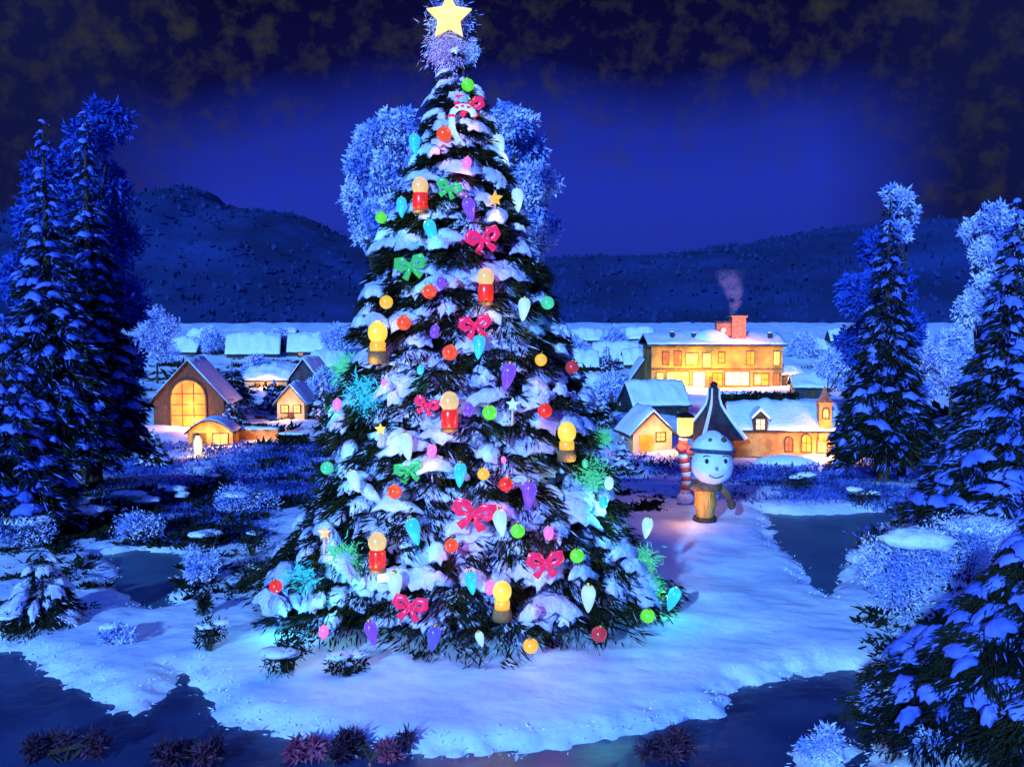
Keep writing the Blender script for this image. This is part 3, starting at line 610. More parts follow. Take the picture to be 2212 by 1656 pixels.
def house(label, base, w, d, hw, hr, wall, gable='front', rz=0.0, wins=(), door=None, chims=(), lights=(), snow=0.22, curve=1.0, name='cottage', cat='cottage', group=None, ov=0.3, snowmat=None, roofmat=None):
    h = empty(name, (base.x, base.y + d / 2, float(base_z(base.y)) - 0.05), label, cat, group, rz)
    if gable == 'front':
        n = 10; pr = [(-w / 2, 0), (w / 2, 0)] + [(w / 2 - w * i / n, hw + hr * (1 - abs(1 - 2 * i / n) ** curve)) for i in range(n + 1)]
        part('wall', prism(pr, -d / 2, d / 2), wall, h)
        rf = part('roof', roof_sheet(w / 2, hw, hr, -d / 2 - 0.3, d / 2 + 0.3, 0.02, 0.10, curve=curve, ov=ov), roofmat or SLATE, h)
        if snow: part('roof_snow', roof_sheet(w / 2, hw, hr, -d / 2 - 0.3, d / 2 + 0.3, 0.125, snow, 0.03, True, curve, ov=ov, seed=int(w * 100)), snowmat or SNOW, rf, smooth=True)
    else:
        n = 10; pr = [(-d / 2, 0), (d / 2, 0)] + [(d / 2 - d * i / n, hw + hr * (1 - abs(1 - 2 * i / n) ** curve)) for i in range(n + 1)]
        part('wall', turn(prism(pr, -w / 2, w / 2)), wall, h)
        rf = part('roof', turn(roof_sheet(d / 2, hw, hr, -w / 2 - 0.25, w / 2 + 0.25, 0.02, 0.10, curve=curve, ov=ov)), roofmat or SLATE, h)
        if snow: part('roof_snow', turn(roof_sheet(d / 2, hw, hr, -w / 2 - 0.25, w / 2 + 0.25, 0.125, snow, 0.03, True, curve, ov=ov, nl=24, seed=int(w * 100))), snowmat or SNOW, rf, smooth=True)
    for wn in wins: window(h, *wn[:4], -d / 2 - 0.01, *wn[4:])
    if door:
        x, ww, hh, m = door
        dr = part('door', join(box(x - ww / 2, x + ww / 2, -d / 2 - 0.07, -d / 2 + 0.02, 0.02, hh), box(x - ww / 2 - .07, x - ww / 2, -d / 2 - 0.1, -d / 2, 0, hh), box(x + ww / 2, x + ww / 2 + .07, -d / 2 - 0.1, -d / 2, 0, hh), box(x - ww / 2 - .07, x + ww / 2 + .07, -d / 2 - 0.1, -d / 2, hh, hh + .08)), m, h)
        part('handle', xf(sphere(0.035, 8, 6), (x + ww * .35, -d / 2 - 0.11, hh * .5)), GOLD, dr)
    for c in chims: chimney(rf, *c)
    for (lx, ly, lz, c, p) in lights:
        lamp(h, (lx, -d / 2 + ly, lz), c, p * 2.3, 0.12)  # unseen point light added in front to make the wall glow
    return h
WARM = (1.0, 0.38, 0.06); YEL = (1.0, 0.54, 0.08); ORG = (1.0, 0.30, 0.04)
def mD(b): return K / F * b.y         # metres per D pixel at an object's distance

b = ground(400, 922); k = mD(b)
house('small brown chapel with steep gable and one huge arched glowing window at the left', b, 148 * k, 5.5, 62 * k, 82 * k, WOOD, 'front', rz=R(6),
      wins=[(-1 * k, 4 * k, 72 * k, 60 * k, WINO, True, (2, 3))], lights=[(0, -1.3, 1.6, ORG, 90), (0.2, -1.0, 0.5, YEL, 40)], name='chapel', cat='chapel', snow=0.16, ov=0.5)
b = ground(452, 965); k = mD(b)
house('low warm lit cottage with rounded roof in front of the chapel', b, 96 * k, 2.0, 34 * k, 24 * k, STONE, 'front', rz=R(4), curve=1.9,
      wins=[(22 * k, 8 * k, 30 * k, 22 * k, WINY, False, (1, 1))], door=(-22 * k, 22 * k, 30 * k, WOOD), lights=[(-0.2, -0.8, 0.9, YEL, 34), (0.9, -0.7, 0.8, WARM, 30)], snow=0.06, ov=0.12)
# lit stone wall running right, with snow on top
b = ground(548, 955); k = mD(b)
w_ = empty('stone_wall', (b.x, b.y + 0.4, b.z), 'low garden wall glowing orange right of the rounded cottage', 'wall')
n = 20; L_ = 104 * k
top = [(-L_ / 2 + L_ * i / n, 26 * k + 0.05 * math.sin(i * 1.1)) for i in range(n + 1)]
part('stonework', prism([(-L_ / 2, -0.2), (L_ / 2, -0.2)] + top[::-1], -0.2, 0.2), STONE, w_)
v, f = roof_sheet(0.24, 26 * k + 0.02, 0.05, -L_ / 2, L_ / 2, 0.05, 0.12, 0, True, ov=0.05, nl=20); part('snow_cap', turn((v, f)), SNOW, w_, smooth=True)
for dx in (-0.9, 0.1, 1.1): lamp(w_, (dx, -0.9, 0.35), WARM, 14)
b = ground(630, 968); k = mD(b)
h = empty('hedge', (b.x, b.y + 0.5, b.z), 'dark clipped hedge at the right end of the glowing garden wall', 'hedge')
rr = np.random.default_rng(3); q = rr.uniform(-1, 1, (2600, 3)) * np.array([34 * k, 0.45, 15 * k]) + np.array([0, 0, 15 * k]); V, Fq = kites(q, rr.normal(size=(2600, 3)), rr.uniform(.08, .2, 2600), rr.uniform(.02, .05, 2600), rr)
part('foliage', (V, Fq), NEEDLE, h); q = (PAD * np.array([34 * k, 0.4, 0.12]) + np.array([0, 0, 31 * k])); part('snow_cap', (q, PADF), SNOW, h, smooth=True)
b = ground(428, 985); o = empty('candle_lantern', (b.x, b.y, b.z), 'tall pale glowing lantern on the snow before the rounded cottage', 'lantern')
k = mD(b); part('base_plate', lathe([(10 * k, -0.05), (10 * k, 0.06), (7 * k, 0.1)], 12), IRON, o)
part('glass', xf(lathe([(5 * k, 0), (9 * k, 10 * k), (9 * k, 30 * k), (4 * k, 42 * k), (1 * k, 44 * k)], 12), (0, 0, 0.1)), WINC, o, smooth=True); part('lid', xf(lathe([(6 * k, 0), (1 * k, 5 * k)], 10), (0, 0, 0.1 + 43 * k)), IRON, o); lamp(o, (0, -0.6, 0.5), YEL, 12)
b = ground(632, 908); k = mD(b)
house('small cream lit cottage with two yellow windows left of the Christmas tree', b, 60 * k, 3, 42 * k, 34 * k, PLASTER, 'front', rz=R(-5), wins=[(-13 * k, 20 * k, 14 * k, 14 * k, WINY, False, (1, 1)), (14 * k, 20 * k, 14 * k, 14 * k, WINY, False, (1, 1))],
      door=(0, 10 * k, 18 * k, WOOD), lights=[(0, -1.5, 1.2, WARM, 70)], name='cottage', snow=0.25)
b = ground(663, 838); k = mD(b)
house('dark blue gabled house on the white field, unlit, left of the Christmas tree', b, 60 * k, 5, 24 * k, 38 * k, SLATE, 'front', rz=R(-8), wins=[(0, 10 * k, 10 * k, 12 * k, COAL, False, (1, 1))], name='house', cat='house', snow=0.25)
GFAR = 'far cottages under thick snow at the foot of the hills'
for lab, x, y, w, r_, hh in [('long far cottage with a humped snowy roof, leftmost at the foot of the hills', 540, 772, 110, 34, 12), ('far cottage with a flat humped snowy roof next to the Christmas tree', 662, 768, 88, 30, 12),
                         ('far snowbound cottage right of the Christmas tree', 1335, 790, 96, 32, 12), ('tiny far cottage on the snow field nearest the Christmas tree at right', 1262, 800, 60, 26, 10),
                         ('far dark barn with an arched snowy roof right of the inn', 1760, 762, 46, 16, 10), ('far cottage half buried in snow right of the arched barn', 1850, 800, 70, 24, 12), ('far cottage with a pink lit front above the left garden wall', 575, 838, 92, 20, 18),
                         ('far cottage squeezed between the pale bushy tree and the chapel roof', 395, 768, 60, 22, 10), ('far little cottage highest on the snow above the chapel', 430, 742, 54, 18, 8), ('far cottage just above the dark gabled house', 700, 800, 66, 24, 10),
                         ('far cottage on the skyline above the cream cottage', 610, 738, 50, 16, 8), ('far cottage on the skyline right beside the Christmas tree', 1270, 742, 62, 18, 8), ('far cottage on the skyline left of the inn', 1385, 738, 56, 18, 8),
                         ('snowy cottage below the skyline, directly left of the inn', 1370, 795, 40, 24, 10), ('far cottage in the gap right of the slim spruce', 2045, 800, 60, 22, 10), ('far cottage on the skyline right of the inn', 1830, 742, 60, 18, 8),
                         ('snowy cottage among dark bushes right of the Christmas tree', 1300, 862, 76, 30, 12), ('snowy cottage nearest the right flank of the Christmas tree', 1262, 900, 60, 28, 12), ('snowy shed between cream cottage and garden wall', 690, 905, 60, 22, 10)]:
    b = ground(x, y); k = mD(b)
    house(lab, b, w * k, 6 if w > 60 else 4.5, hh * k, r_ * k, PLASTER if 'pink' in lab else WOOD, 'side', rz=R(random.uniform(-8, 8)), wins=[(-w * .2 * k, 3 * k, 9 * k, 7 * k, WINO, False, (1, 0)), (w * .18 * k, 3 * k, 9 * k, 7 * k, WINR, False, (1, 0))] if ('pink' in lab or 'flat' in lab) else [(0, 3 * k, 7 * k, 6 * k, COAL, False, (1, 0))],
          chims=[(w * .25 * k, 0, (hh + r_ * .6) * k, (hh + r_ * 1.15) * k, 6 * k)] if 'arched' not in lab else [], snow=0.55, curve=1.8 if ('humped' in lab or 'arched' in lab) else 1.2, group=GFAR, lights=[(0, -1.5, 1.0, WARM, 70)] if 'pink' in lab else [])

# the big inn on the right
b = ground(1550, 838); k = mD(b)
W_ = 282 * k; HW = 92 * k
inn = empty('inn', (b.x, b.y + 4.5, float(base_z(b.y)) - 0.05), 'big two storey inn glowing yellow and orange under a long snowy roof at the right', 'inn', rz=R(-1.5))
part('wall', box(-W_ / 2, W_ / 2, -4.5, 4.5, 0, HW), OLIVEW, inn)
part('eaves', join(box(-W_ / 2 - 0.5, W_ / 2 + 0.5, -5.1, 5.1, HW, HW + 0.14)), SLATE, inn)
rf = part('roof', turn(roof_sheet(4.9, HW + 0.14, 1.0, -W_ / 2 - 0.5, W_ / 2 + 0.5, 0.02, 0.06, ov=0.15, nl=20)), SLATE, inn)
part('roof_snow', turn(roof_sheet(4.9, HW + 0.14, 1.0, -W_ / 2 - 0.5, W_ / 2 + 0.5, 0.09, 0.42, 0.02, True, ov=0.12, nl=30)), SNOW, rf, smooth=True)
mnd = PAD * np.array([46 * k, 2.2, 30 * k]) + np.array([-5 * k, -2.0, HW + 0.35]); part('snow_mound', (mnd, PADF), SNOW, rf, smooth=True)
for cx_, ch in ((-92 * k, 20 * k), (-45 * k, 18 * k), (122 * k, 18 * k)): chimney(rf, cx_, -2.5, HW + 0.3, HW + 0.4 + ch, 0.45, SLATE)
tw = part('chimney', join(box(36 * k, 66 * k, -3.4, -1.4, HW, HW + 62 * k), box(33 * k, 69 * k, -3.6, -1.2, HW + 62 * k, HW + 66 * k), box(4 * k, 36 * k, -3.0, -1.8, HW + 20 * k, HW + 50 * k)), BRICK, rf)
tag(tw, 'tall orange lit brick chimney stack')
part('chimney_lid', box(0, 38 * k, -3.2, -1.6, HW + 50 * k, HW + 54 * k), SLATE, tw)
part('lamp_globe', xf(sphere(6 * k, 12, 8), (18 * k, -3.3, HW + 34 * k)), glow('lamp_rose', (1.0, 0.25, 0.18), (1.0, 0.5, 0.4), 1.0), tw, smooth=True)
lamp(inn, (55 * k, -6.2, HW + 34 * k), ORG, 420, 0.2); lamp(inn, (18 * k, -4.6, HW + 36 * k), (1, 0.2, 0.12), 25, 0.1)
yw = -4.51
for (x, z, w, h, m) in [(-110, 52, 12, 26, WINR), (-84, 50, 14, 30, WINR), (-54, 52, 24, 24, WINY), (-22, 46, 16, 30, WINY), (10, 56, 12, 22, WINO), (72, 52, 16, 28, WINO), (128, 52, 12, 28, WINY)]:
    window(inn, x * k, z * k, w * k, h * k, yw, m, False, (1, 1))
for (x, z, w, h, m) in [(-122, 10, 14, 24, WINY), (-84, 8, 46, 28, WINY), (-38, 6, 26, 30, WINC), (2, 6, 20, 28, WINO), (44, 8, 50, 28, WINC), (96, 8, 30, 24, WINO), (128, 8, 12, 24, WINR)]:
    window(inn, x * k, z * k, w * k, h * k, yw, m, False, (2, 1) if w > 40 else (1, 1))
part('string_course', box(-W_ / 2 - 0.05, W_ / 2 + 0.05, -4.62, -4.50, 41 * k, 43.5 * k), WOOD, inn)
part('door', box(-16 * k, -8 * k, -4.6, -4.49, 0, 26 * k), WOOD, inn)
for x, z, c, p in [(-95, 20, YEL, 170), (-50, 22, YEL, 200), (-10, 30, ORG, 150), (45, 20, WARM, 200), (95, 18, (1, .42, .25), 150), (-70, 66, ORG, 90), (-25, 64, YEL, 110), (60, 62, ORG, 60), (122, 60, YEL, 40)]:
    lamp(inn, (x * k, -6.3, z * k), c, p * 2.1, 0.2)  # unseen lamps added to wash the inn front with warm light
# side wing sloping to the left
b2 = ground(1392, 826)
house('steep dark lean-to house tucked against the left end of the inn', b2, 62 * k, 5, 10 * k, 44 * k, WOOD, 'front', wins=[(4 * k, 6 * k, 8 * k, 10 * k, WINR, False, (1, 0))], snow=0.2, name='house', cat='house')
b2 = ground(1712, 838); k2 = mD(b2)
house('small dark annex with one bright yellow window at the right end of the inn', b2, 44 * k2, 4, 30 * k2, 12 * k2, WOOD, 'side', wins=[(-2 * k2, 6 * k2, 18 * k2, 20 * k2, WINY, False, (1, 1))], lights=[(0, -1.2, 1.4, YEL, 40)], snow=0.3, name='annex', cat='annex')
b2 = ground(1762, 862); k2 = mD(b2)
house('long dark barn with a snowy roof right of the annex', b2, 70 * k2, 5, 26 * k2, 18 * k2, SLATE, 'side', rz=R(-10), door=(0, 16 * k2, 20 * k2, WOOD), snow=0.4, name='barn', cat='barn')
# smoke
sm, t, bs = new_mat('smoke'); t.nodes.remove(bs)
pv = N(t, 'ShaderNodeVolumePrincipled'); pv.inputs['Color'].default_value = (0.75, 0.6, 0.95, 1)
tcx = N(t, 'ShaderNodeTexCoord'); nn = N(t, 'ShaderNodeTexNoise'); nn.inputs['Scale'].default_value = 0.9; nn.inputs['Detail'].default_value = 2; t.links.new(tcx.outputs['Object'], nn.inputs['Vector'])
rr_ = ramp(t, [(0.36, (0, 0, 0)), (0.66, (1, 1, 1))], nn.outputs[0]); sx = N(t, 'ShaderNodeSeparateXYZ'); t.links.new(tcx.outputs['Object'], sx.inputs[0])
xx = math_(t, 'SUBTRACT', sx.outputs[0], math_(t, 'MULTIPLY', math_(t, 'SINE', math_(t, 'MULTIPLY', sx.outputs[2], 1.1)), 0.35))
r2 = math_(t, 'SQRT', math_(t, 'ADD', math_(t, 'MULTIPLY', xx, xx), math_(t, 'MULTIPLY', sx.outputs[1], sx.outputs[1])))
wz = math_(t, 'ADD', math_(t, 'MULTIPLY', sx.outputs[2], 0.30), 0.45)
fall = math_(t, 'SUBTRACT', 1.0, math_(t, 'DIVIDE', r2, wz), clamp=True)
top_ = math_(t, 'SUBTRACT', 1.0, math_(t, 'DIVIDE', sx.outputs[2], 5.2), clamp=True)
dn = math_(t, 'MULTIPLY', math_(t, 'MULTIPLY', rr_.outputs[0], 3.2), math_(t, 'MULTIPLY', fall, top_)); t.links.new(dn, pv.inputs['Density'])
t.links.new(pv.outputs[0], t.nodes['Material Output'].inputs['Volume'])
q = [(0.7, 0.0), (1.2, 1.0), (2.2, 4.0), (2.3, 5.3)]
smk = part('smoke', lathe(q, 14, 0.1), sm); smk.location = (b.x + 38 * k, b.y + 2.1, float(base_z(b.y)) + HW + 67 * k); tag(smk, 'lilac smoke rising from the orange chimney of the inn', 'smoke', kind='stuff')

# hedge in front of the inn
b = ground(1632, 888); k = mD(b)
h = empty('hedge', (b.x, b.y + 0.5, b.z), 'long dark hedge below the inn, behind the snowy chapel roof', 'hedge'); rr = np.random.default_rng(4)
q = rr.uniform(-1, 1, (6500, 3)) * np.array([92 * k, 0.9, 21 * k]) + np.array([0, 0, 18 * k]); V, Fq = kites(q, rr.normal(size=(6500, 3)), rr.uniform(.15, .4, 6500), rr.uniform(.04, .1, 6500), rr); part('foliage', (V, Fq), NEEDLEB, h)
pp = []
for i in range(9): pp.append(((PAD * np.array([9 * k * random.uniform(.6, 1.5), 0.7, 0.16]) + np.array([(-80 + i * 20) * k, random.uniform(-.3, .3), 40 * k])).tolist(), PADF))
part('snow_cap', join(*pp[:4]), SNOW, h, smooth=True)

# flared turret
b = ground(1540, 985); k = mD(b)
tt = empty('turret', (b.x, b.y, b.z), 'dark turret with a flared concave roof and ball finial behind the snowman', 'turret')
part('wall', lathe([(46 * k, -0.2), (46 * k, 44 * k)], 8), WOOD, tt)
prof = [(72, 40), (64, 50), (52, 64), (38, 82), (26, 98), (17, 112), (13, 126), (12, 148), (7, 152)]
rf = part('roof', xf(lathe([(r_ * k, z_ * k) for r_, z_ in prof], 4), rot=(0, 0, R(45))), SLATE, tt); tt.rotation_euler = (0, 0, R(16))
part('finial', xf(sphere(8 * k, 12, 8), (0, 0, 156 * k)), IRON, rf, smooth=True)
v = []
for s in (-1, 1):
    for s2 in (-1, 1):
        pts = [(s * r_ * .715 * k, s2 * r_ * .715 * k, z_ * k + 0.05) for r_, z_ in prof[:-1]]
        v.append(tube(pts, [0.13, 0.12, 0.11, 0.10, 0.09, 0.08, 0.06, 0.05], 8))
part('roof_snow', join(*v), SNOW, rf, smooth=True)

b = ground(1420, 900); k = mD(b)
house('cottage with a broad blue snowy roof and dark doors left of the turret', b, 120 * k, 4.5, 28 * k, 40 * k, SLATE, 'side', rz=R(8), door=(30 * k, 18 * k, 24 * k, COAL), wins=[(52 * k, 6 * k, 14 * k, 14 * k, COAL, False, (1, 1)), (-20 * k, 6 * k, 12 * k, 12 * k, COAL, False, (1, 1))], snow=0.34)
b = ground(1400, 975); k = mD(b)
house('small gabled cottage lit pink and orange left of the striped lamp post', b, 88 * k, 3, 44 * k, 42 * k, PLASTER, 'front', rz=R(10), wins=[(18 * k, 26 * k, 18 * k, 16 * k, WINY, False, (1, 1))], door=(-14 * k, 24 * k, 36 * k, WINO), lights=[(-0.1, -1.3, 1.2, WARM, 42), (0.8, -1.0, 1.2, YEL, 20)], snow=0.3)
# village chapel with dormer and lit tower
b = ground(1705, 985); k = mD(b)
ch = house('long snowy roofed church with an orange lit front and small lit tower at the right', b, 225 * k, 4.2, 60 * k, 42 * k, STONE, 'side', rz=R(-7),
           wins=[(45 * k, 14 * k, 18 * k, 26 * k, WINO, True, (1, 1)), (78 * k, 12 * k, 18 * k, 26 * k, WINY, True, (1, 1)), (8 * k, 14 * k, 14 * k, 22 * k, WINR, True, (1, 1))],
           lights=[(45 * k, -1.2, 1.0, ORG, 46), (82 * k, -1.2, 0.8, YEL, 46), (60 * k, -1.2, 0.4, WARM, 26), (5 * k, -1.2, 1.0, (1, .4, .3), 10)], name='church', cat='church', snow=0.34)
twr = part('tower', join(box(70 * k, 96 * k, -2.3, -1.4, 0.9, 118 * k), box(67 * k, 99 * k, -2.4, -1.3, 118 * k, 121 * k)), STONE, ch)
part('spire', xf(lathe([(19 * k, 121 * k), (10 * k, 132 * k), (1 * k, 156 * k)], 4), (83 * k, -1.85, 0), (0, 0, 0)), BRICK, twr)
window(twr, 83 * k, 88 * k, 10 * k, 14 * k, -2.31, WINY, True, (1, 0)); lamp(ch, (78 * k, -3.1, 92 * k), ORG, 26); lamp(ch, (84 * k, -3.1, 68 * k), YEL, 22); lamp(ch, (80 * k, -3.0, 125 * k), ORG, 14)
dm = part('dormer', join(prism([(-70 * k, 58 * k), (-40 * k, 58 * k), (-40 * k, 84 * k), (-55 * k, 98 * k), (-70 * k, 84 * k)], -2.5, -1.0)), WOOD, ch)
part('dormer_snow', join(prism([(-74 * k, 84 * k), (-55 * k, 102 * k), (-36 * k, 84 * k), (-36 * k, 90 * k), (-55 * k, 110 * k), (-74 * k, 90 * k)], -2.65, -0.9)), SNOW, dm)
window(dm, -55 * k, 62 * k, 18 * k, 22 * k, -2.51, WINC, False, (1, 1)); lamp(ch, (-55 * k, -3.2, 70 * k), YEL, 12)
mnd = PAD * np.array([70 * k, 0.9, 22 * k]); o = part('snow_drift', (mnd, PADF), SNOW, smooth=True); o.location = (ground(1690, 1000).x, ground(1690, 1000).y - 0.6, ground(1690, 1000).z); tag(o, 'rounded snow drift in front of the lit church', 'snow drift')

# dark firs in the village
GFI = 'small firs among the village houses'
for i, (lab, x, yt, yb, hw_, pads_) in enumerate([
    ('big dark fir right behind the chapel', 503, 772, 893, 58, 0.0), ('dark fir between chapel and glowing garden wall', 500, 860, 925, 36, 0.1), ('dark fir right of the far pink lit cottage', 590, 815, 890, 26, 0.3),
    ('snowy fir between the cream cottage and the Christmas tree', 700, 800, 905, 28, 0.8), ('fir on the snow field right of the Christmas tree', 1300, 840, 920, 26, 0.7), ('dark fir left of the blue roofed cottage', 1355, 810, 880, 22, 0.4),
    ('small fir just left of the striped lamp post', 1345, 945, 1020, 24, 0.7), ('dark fir right of the church tower', 1852, 860, 965, 32, 0.3), ('fir beside the far arched barn', 1800, 720, 800, 22, 0.5), ('short fir in front of the chapel at the left', 335, 930, 1010, 30, 0.6),
    ('fir between the snow field cottages, left of the inn', 1310, 740, 800, 18, 0.6), ('fir at the left edge of the dark gabled house', 722, 850, 930, 24, 0.6)]):
    spruce(lab, x, yt, yb, hw_, 60, 200 + i, pads=pads_, group=GFI, dens=40, leaf=(0.35, 0.7), name='fir_tree')

# ------------------------------------------------------------------ snowman and striped lamp post
b = ground(1522, 1135); b.z = 0.03; k = mD(b)
sn = empty('snowman', b, 'snowman with round pale face, snowy hat and slim amber body standing on the snow', 'snowman')
part('body', lumpy(lathe([(20 * k, -0.1), (21 * k, 6 * k), (18 * k, 16 * k), (20 * k, 30 * k), (24 * k, 44 * k), (23 * k, 60 * k), (24 * k, 72 * k), (28 * k, 84 * k), (20 * k, 94 * k)], 24), 0.03, 4.0), AMBERC, sn, smooth=True)
part('shoulder_cape', xf(lathe([(35 * k, 78 * k), (36 * k, 83 * k), (32 * k, 91 * k), (20 * k, 98 * k)], 20, 0.03), sc=(1, 0.8, 1)), BROWNC, sn, smooth=True)
part('base_stump', lathe([(30 * k, -0.08), (27 * k, 4 * k), (25 * k, 18 * k)], 14, 0.06), WOOD, sn)
ar = part('arm', tube([(30 * k, 0, 84 * k), (42 * k, -4 * k, 74 * k), (54 * k, -8 * k, 54 * k)], [8 * k, 9 * k, 8 * k], 10), BROWNC, sn, smooth=True)
part('mitten', xf(sphere(9.5 * k, 12, 8, 1.2), (56 * k, -9 * k, 46 * k)), BROWNC, ar, smooth=True)
hd = part('head', lumpy(xf(sphere(46 * k, 40, 26, 0.93), (14 * k, -6 * k, 132 * k)), 0.022, 5.0), SNOW, sn, smooth=True)
fc = -6 * k
for s in (-1, 1):
    part('eye', xf(sphere(4.2 * k, 10, 7, 1.3), (14 * k + s * 20 * k, fc - 39.5 * k, 146 * k)), COAL, hd, smooth=True)
    part('eyebrow', tube([(14 * k + s * 27 * k, fc - 33 * k, 155 * k), (14 * k + s * 20 * k, fc - 36.5 * k, 158 * k), (14 * k + s * 14 * k, fc - 38.5 * k, 156 * k)], 1.0 * k, 5), COAL, hd)
part('nose', xf(lathe([(5 * k, 0), (3.5 * k, 4 * k), (0.6 * k, 11 * k)], 10), (14 * k, fc - 43 * k, 131 * k), (R(100), 0, 0)), surf('nose_blue', (0.20, 0.28, 0.5), None), hd, smooth=True)
part('mouth', tube([(14 * k + x_ * k, fc - (43 - x_ * x_ * .012) * k, (111 + x_ * x_ * 0.022) * k) for x_ in (-15, -9, -3, 3, 9, 15)], 1.1 * k, 6), COAL, hd)
hat = part('hat', lumpy(xf(lathe([(44 * k, 0), (46 * k, 6 * k), (44 * k, 12 * k), (38 * k, 22 * k), (30 * k, 31 * k), (20 * k, 38 * k), (10 * k, 43 * k), (2 * k, 45 * k)], 26), (14 * k, -2 * k, 162 * k), (R(-4), R(3), 0)), 0.03, 5.0), SNOW, sn, smooth=True)
part('hat_brim', xf(lathe([(44 * k, -1 * k), (50 * k, 1 * k), (49 * k, 6 * k), (44 * k, 7 * k)], 24), (14 * k, -3 * k, 160 * k), (R(-4), R(3), 0)), surf('hat_band', (0.03, 0.04, 0.09), (0.08, 0.1, 0.2), 20, 0.8), hat)
for x_, z_ in ((-4, 190), (24, 192)): part('hat_button', xf(sphere(6 * k, 10, 7), ((14 + x_ - 6) * k, -31 * k, z_ * k - 2 * k)), BROWNC, hat, smooth=True)
lamp(sn, (-40 * k, -50 * k, 60 * k), WARM, 6)
# striped scarf arm beside the snowman is a candy striped post carrying a lantern
b = ground(1478, 1090); b.z = 0.03; k = mD(b)
lp = empty('lamp_post', b, 'red and cream striped lamp post with glowing yellow lantern left of the snowman', 'lamp post')
pts = []; seg = 14; zt = 142 * k
def swp(t): return ((4 * math.sin(t * 5.5)) * k, 0, 12 * k + zt * 0.97 * t)
for i in range(seg):
    p = [swp((i + j / 3) / seg) for j in range(4)]
    pts.append((p, i))
part('post', join(*[tube(p, 11.5 * k, 10) for p, i in pts if i % 2 == 0]), REDC, lp, smooth=True)
part('post_stripe', join(*[tube(p, 11.2 * k, 10) for p, i in pts if i % 2 == 1]), CREAMC, lp, smooth=True)
part('foot', (PAD * np.array([19 * k, 17 * k, 15 * k]) + np.array([2 * k, 0, 12 * k]), PADF), SNOW, lp, smooth=True)
part('bow', join(xf(sphere(14 * k, 12, 8, 0.8), (-8 * k, -9 * k, 124 * k)), xf(sphere(14 * k, 12, 8, 0.8), (12 * k, -9 * k, 118 * k))), REDC, lp, smooth=True)
ln_ = part('lantern', xf(lathe([(13 * k, 0), (17 * k, 4 * k), (18 * k, 36 * k), (14 * k, 40 * k)], 6), (0, 0, zt + 8 * k)), WINY, lp)
part('lantern_lid', xf(lathe([(22 * k, 0), (16 * k, 5 * k), (4 * k, 10 * k)], 6), (0, 0, zt + 48 * k)), IRON, ln_); part('lantern_tray', xf(lathe([(15 * k, 0), (18 * k, 4 * k)], 6), (0, 0, zt + 3 * k)), IRON, ln_)
lamp(lp, (-8 * k, -45 * k, zt + 10 * k), YEL, 16)

# ------------------------------------------------------------------ ornaments
CACHE = {}
def gmesh(key, vf, mat, smooth=True):
    if key not in CACHE: CACHE[key] = mesh_data(key.split('|')[0], vf() if callable(vf) else vf[0], [] if callable(vf) else vf[1], mat, smooth) if not callable(vf) else mesh_data(key.split('|')[0], *vf(), mat, smooth)
    return CACHE[key]
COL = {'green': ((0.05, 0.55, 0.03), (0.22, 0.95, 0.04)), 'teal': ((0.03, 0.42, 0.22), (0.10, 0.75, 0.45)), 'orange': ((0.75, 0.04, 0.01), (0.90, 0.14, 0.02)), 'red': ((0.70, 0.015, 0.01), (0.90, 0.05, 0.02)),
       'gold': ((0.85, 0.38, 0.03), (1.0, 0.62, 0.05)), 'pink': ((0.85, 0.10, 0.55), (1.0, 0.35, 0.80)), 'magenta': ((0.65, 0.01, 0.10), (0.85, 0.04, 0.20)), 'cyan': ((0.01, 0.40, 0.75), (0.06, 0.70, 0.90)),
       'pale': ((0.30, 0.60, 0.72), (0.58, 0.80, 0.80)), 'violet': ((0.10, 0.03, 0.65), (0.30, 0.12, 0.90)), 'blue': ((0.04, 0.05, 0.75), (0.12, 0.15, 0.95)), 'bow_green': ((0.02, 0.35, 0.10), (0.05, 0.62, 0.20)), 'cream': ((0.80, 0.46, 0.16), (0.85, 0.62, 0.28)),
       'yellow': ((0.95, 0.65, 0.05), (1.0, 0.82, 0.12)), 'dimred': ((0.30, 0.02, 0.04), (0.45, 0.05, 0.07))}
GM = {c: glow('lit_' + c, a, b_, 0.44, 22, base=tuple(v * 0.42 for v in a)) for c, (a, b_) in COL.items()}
MIDC = {c: tuple((x + y) / 2 for x, y in zip(a, b_)) for c, (a, b_) in COL.items()}
pzA = np.array([p[0] for p in tprof]); prA = np.array([p[1] for p in tprof])
def on_tree(xs, ys, out_=1.02):
    """the point where the sight line first meets the tree's outer boughs"""
    xd, yd = xs * 0.79, ys * 0.79; d = ray(xd, yd); best = None
    for yy in np.arange(11.5, 17.6, 0.02):
        p = Vector((0, 0, CAM_H)) + d * (yy / d.y); ax = tb.x + APX * p.z / pzA[-1]
        rr = math.hypot(p.x - ax, p.y - TY); R_ = float(np.interp(p.z, pzA, prA)) * out_
        if rr <= R_: return p
        if best is None or rr - R_ < best[0]: best = (rr - R_, p)
    return best[1]
def ball(c, r, p, root):
    gb = obj('globe', gmesh('globe|ball' + c, sphere(1, 20, 12), GM[c]), root); gb.scale = (r,) * 3
    cp = obj('cap', gmesh('cap|', lathe([(0.28, 0.92), (0.28, 1.12), (0.08, 1.16)], 10), GOLD), root); cp.scale = (r,) * 3
    obj('hook', gmesh('hook|', tube([(0, 0, 0.0), (0.1, 0, 0.2), (0, 0, 0.42), (-0.08, 0, 0.34)], 0.035, 5), GOLD), cp, (0, 0, 1.14))
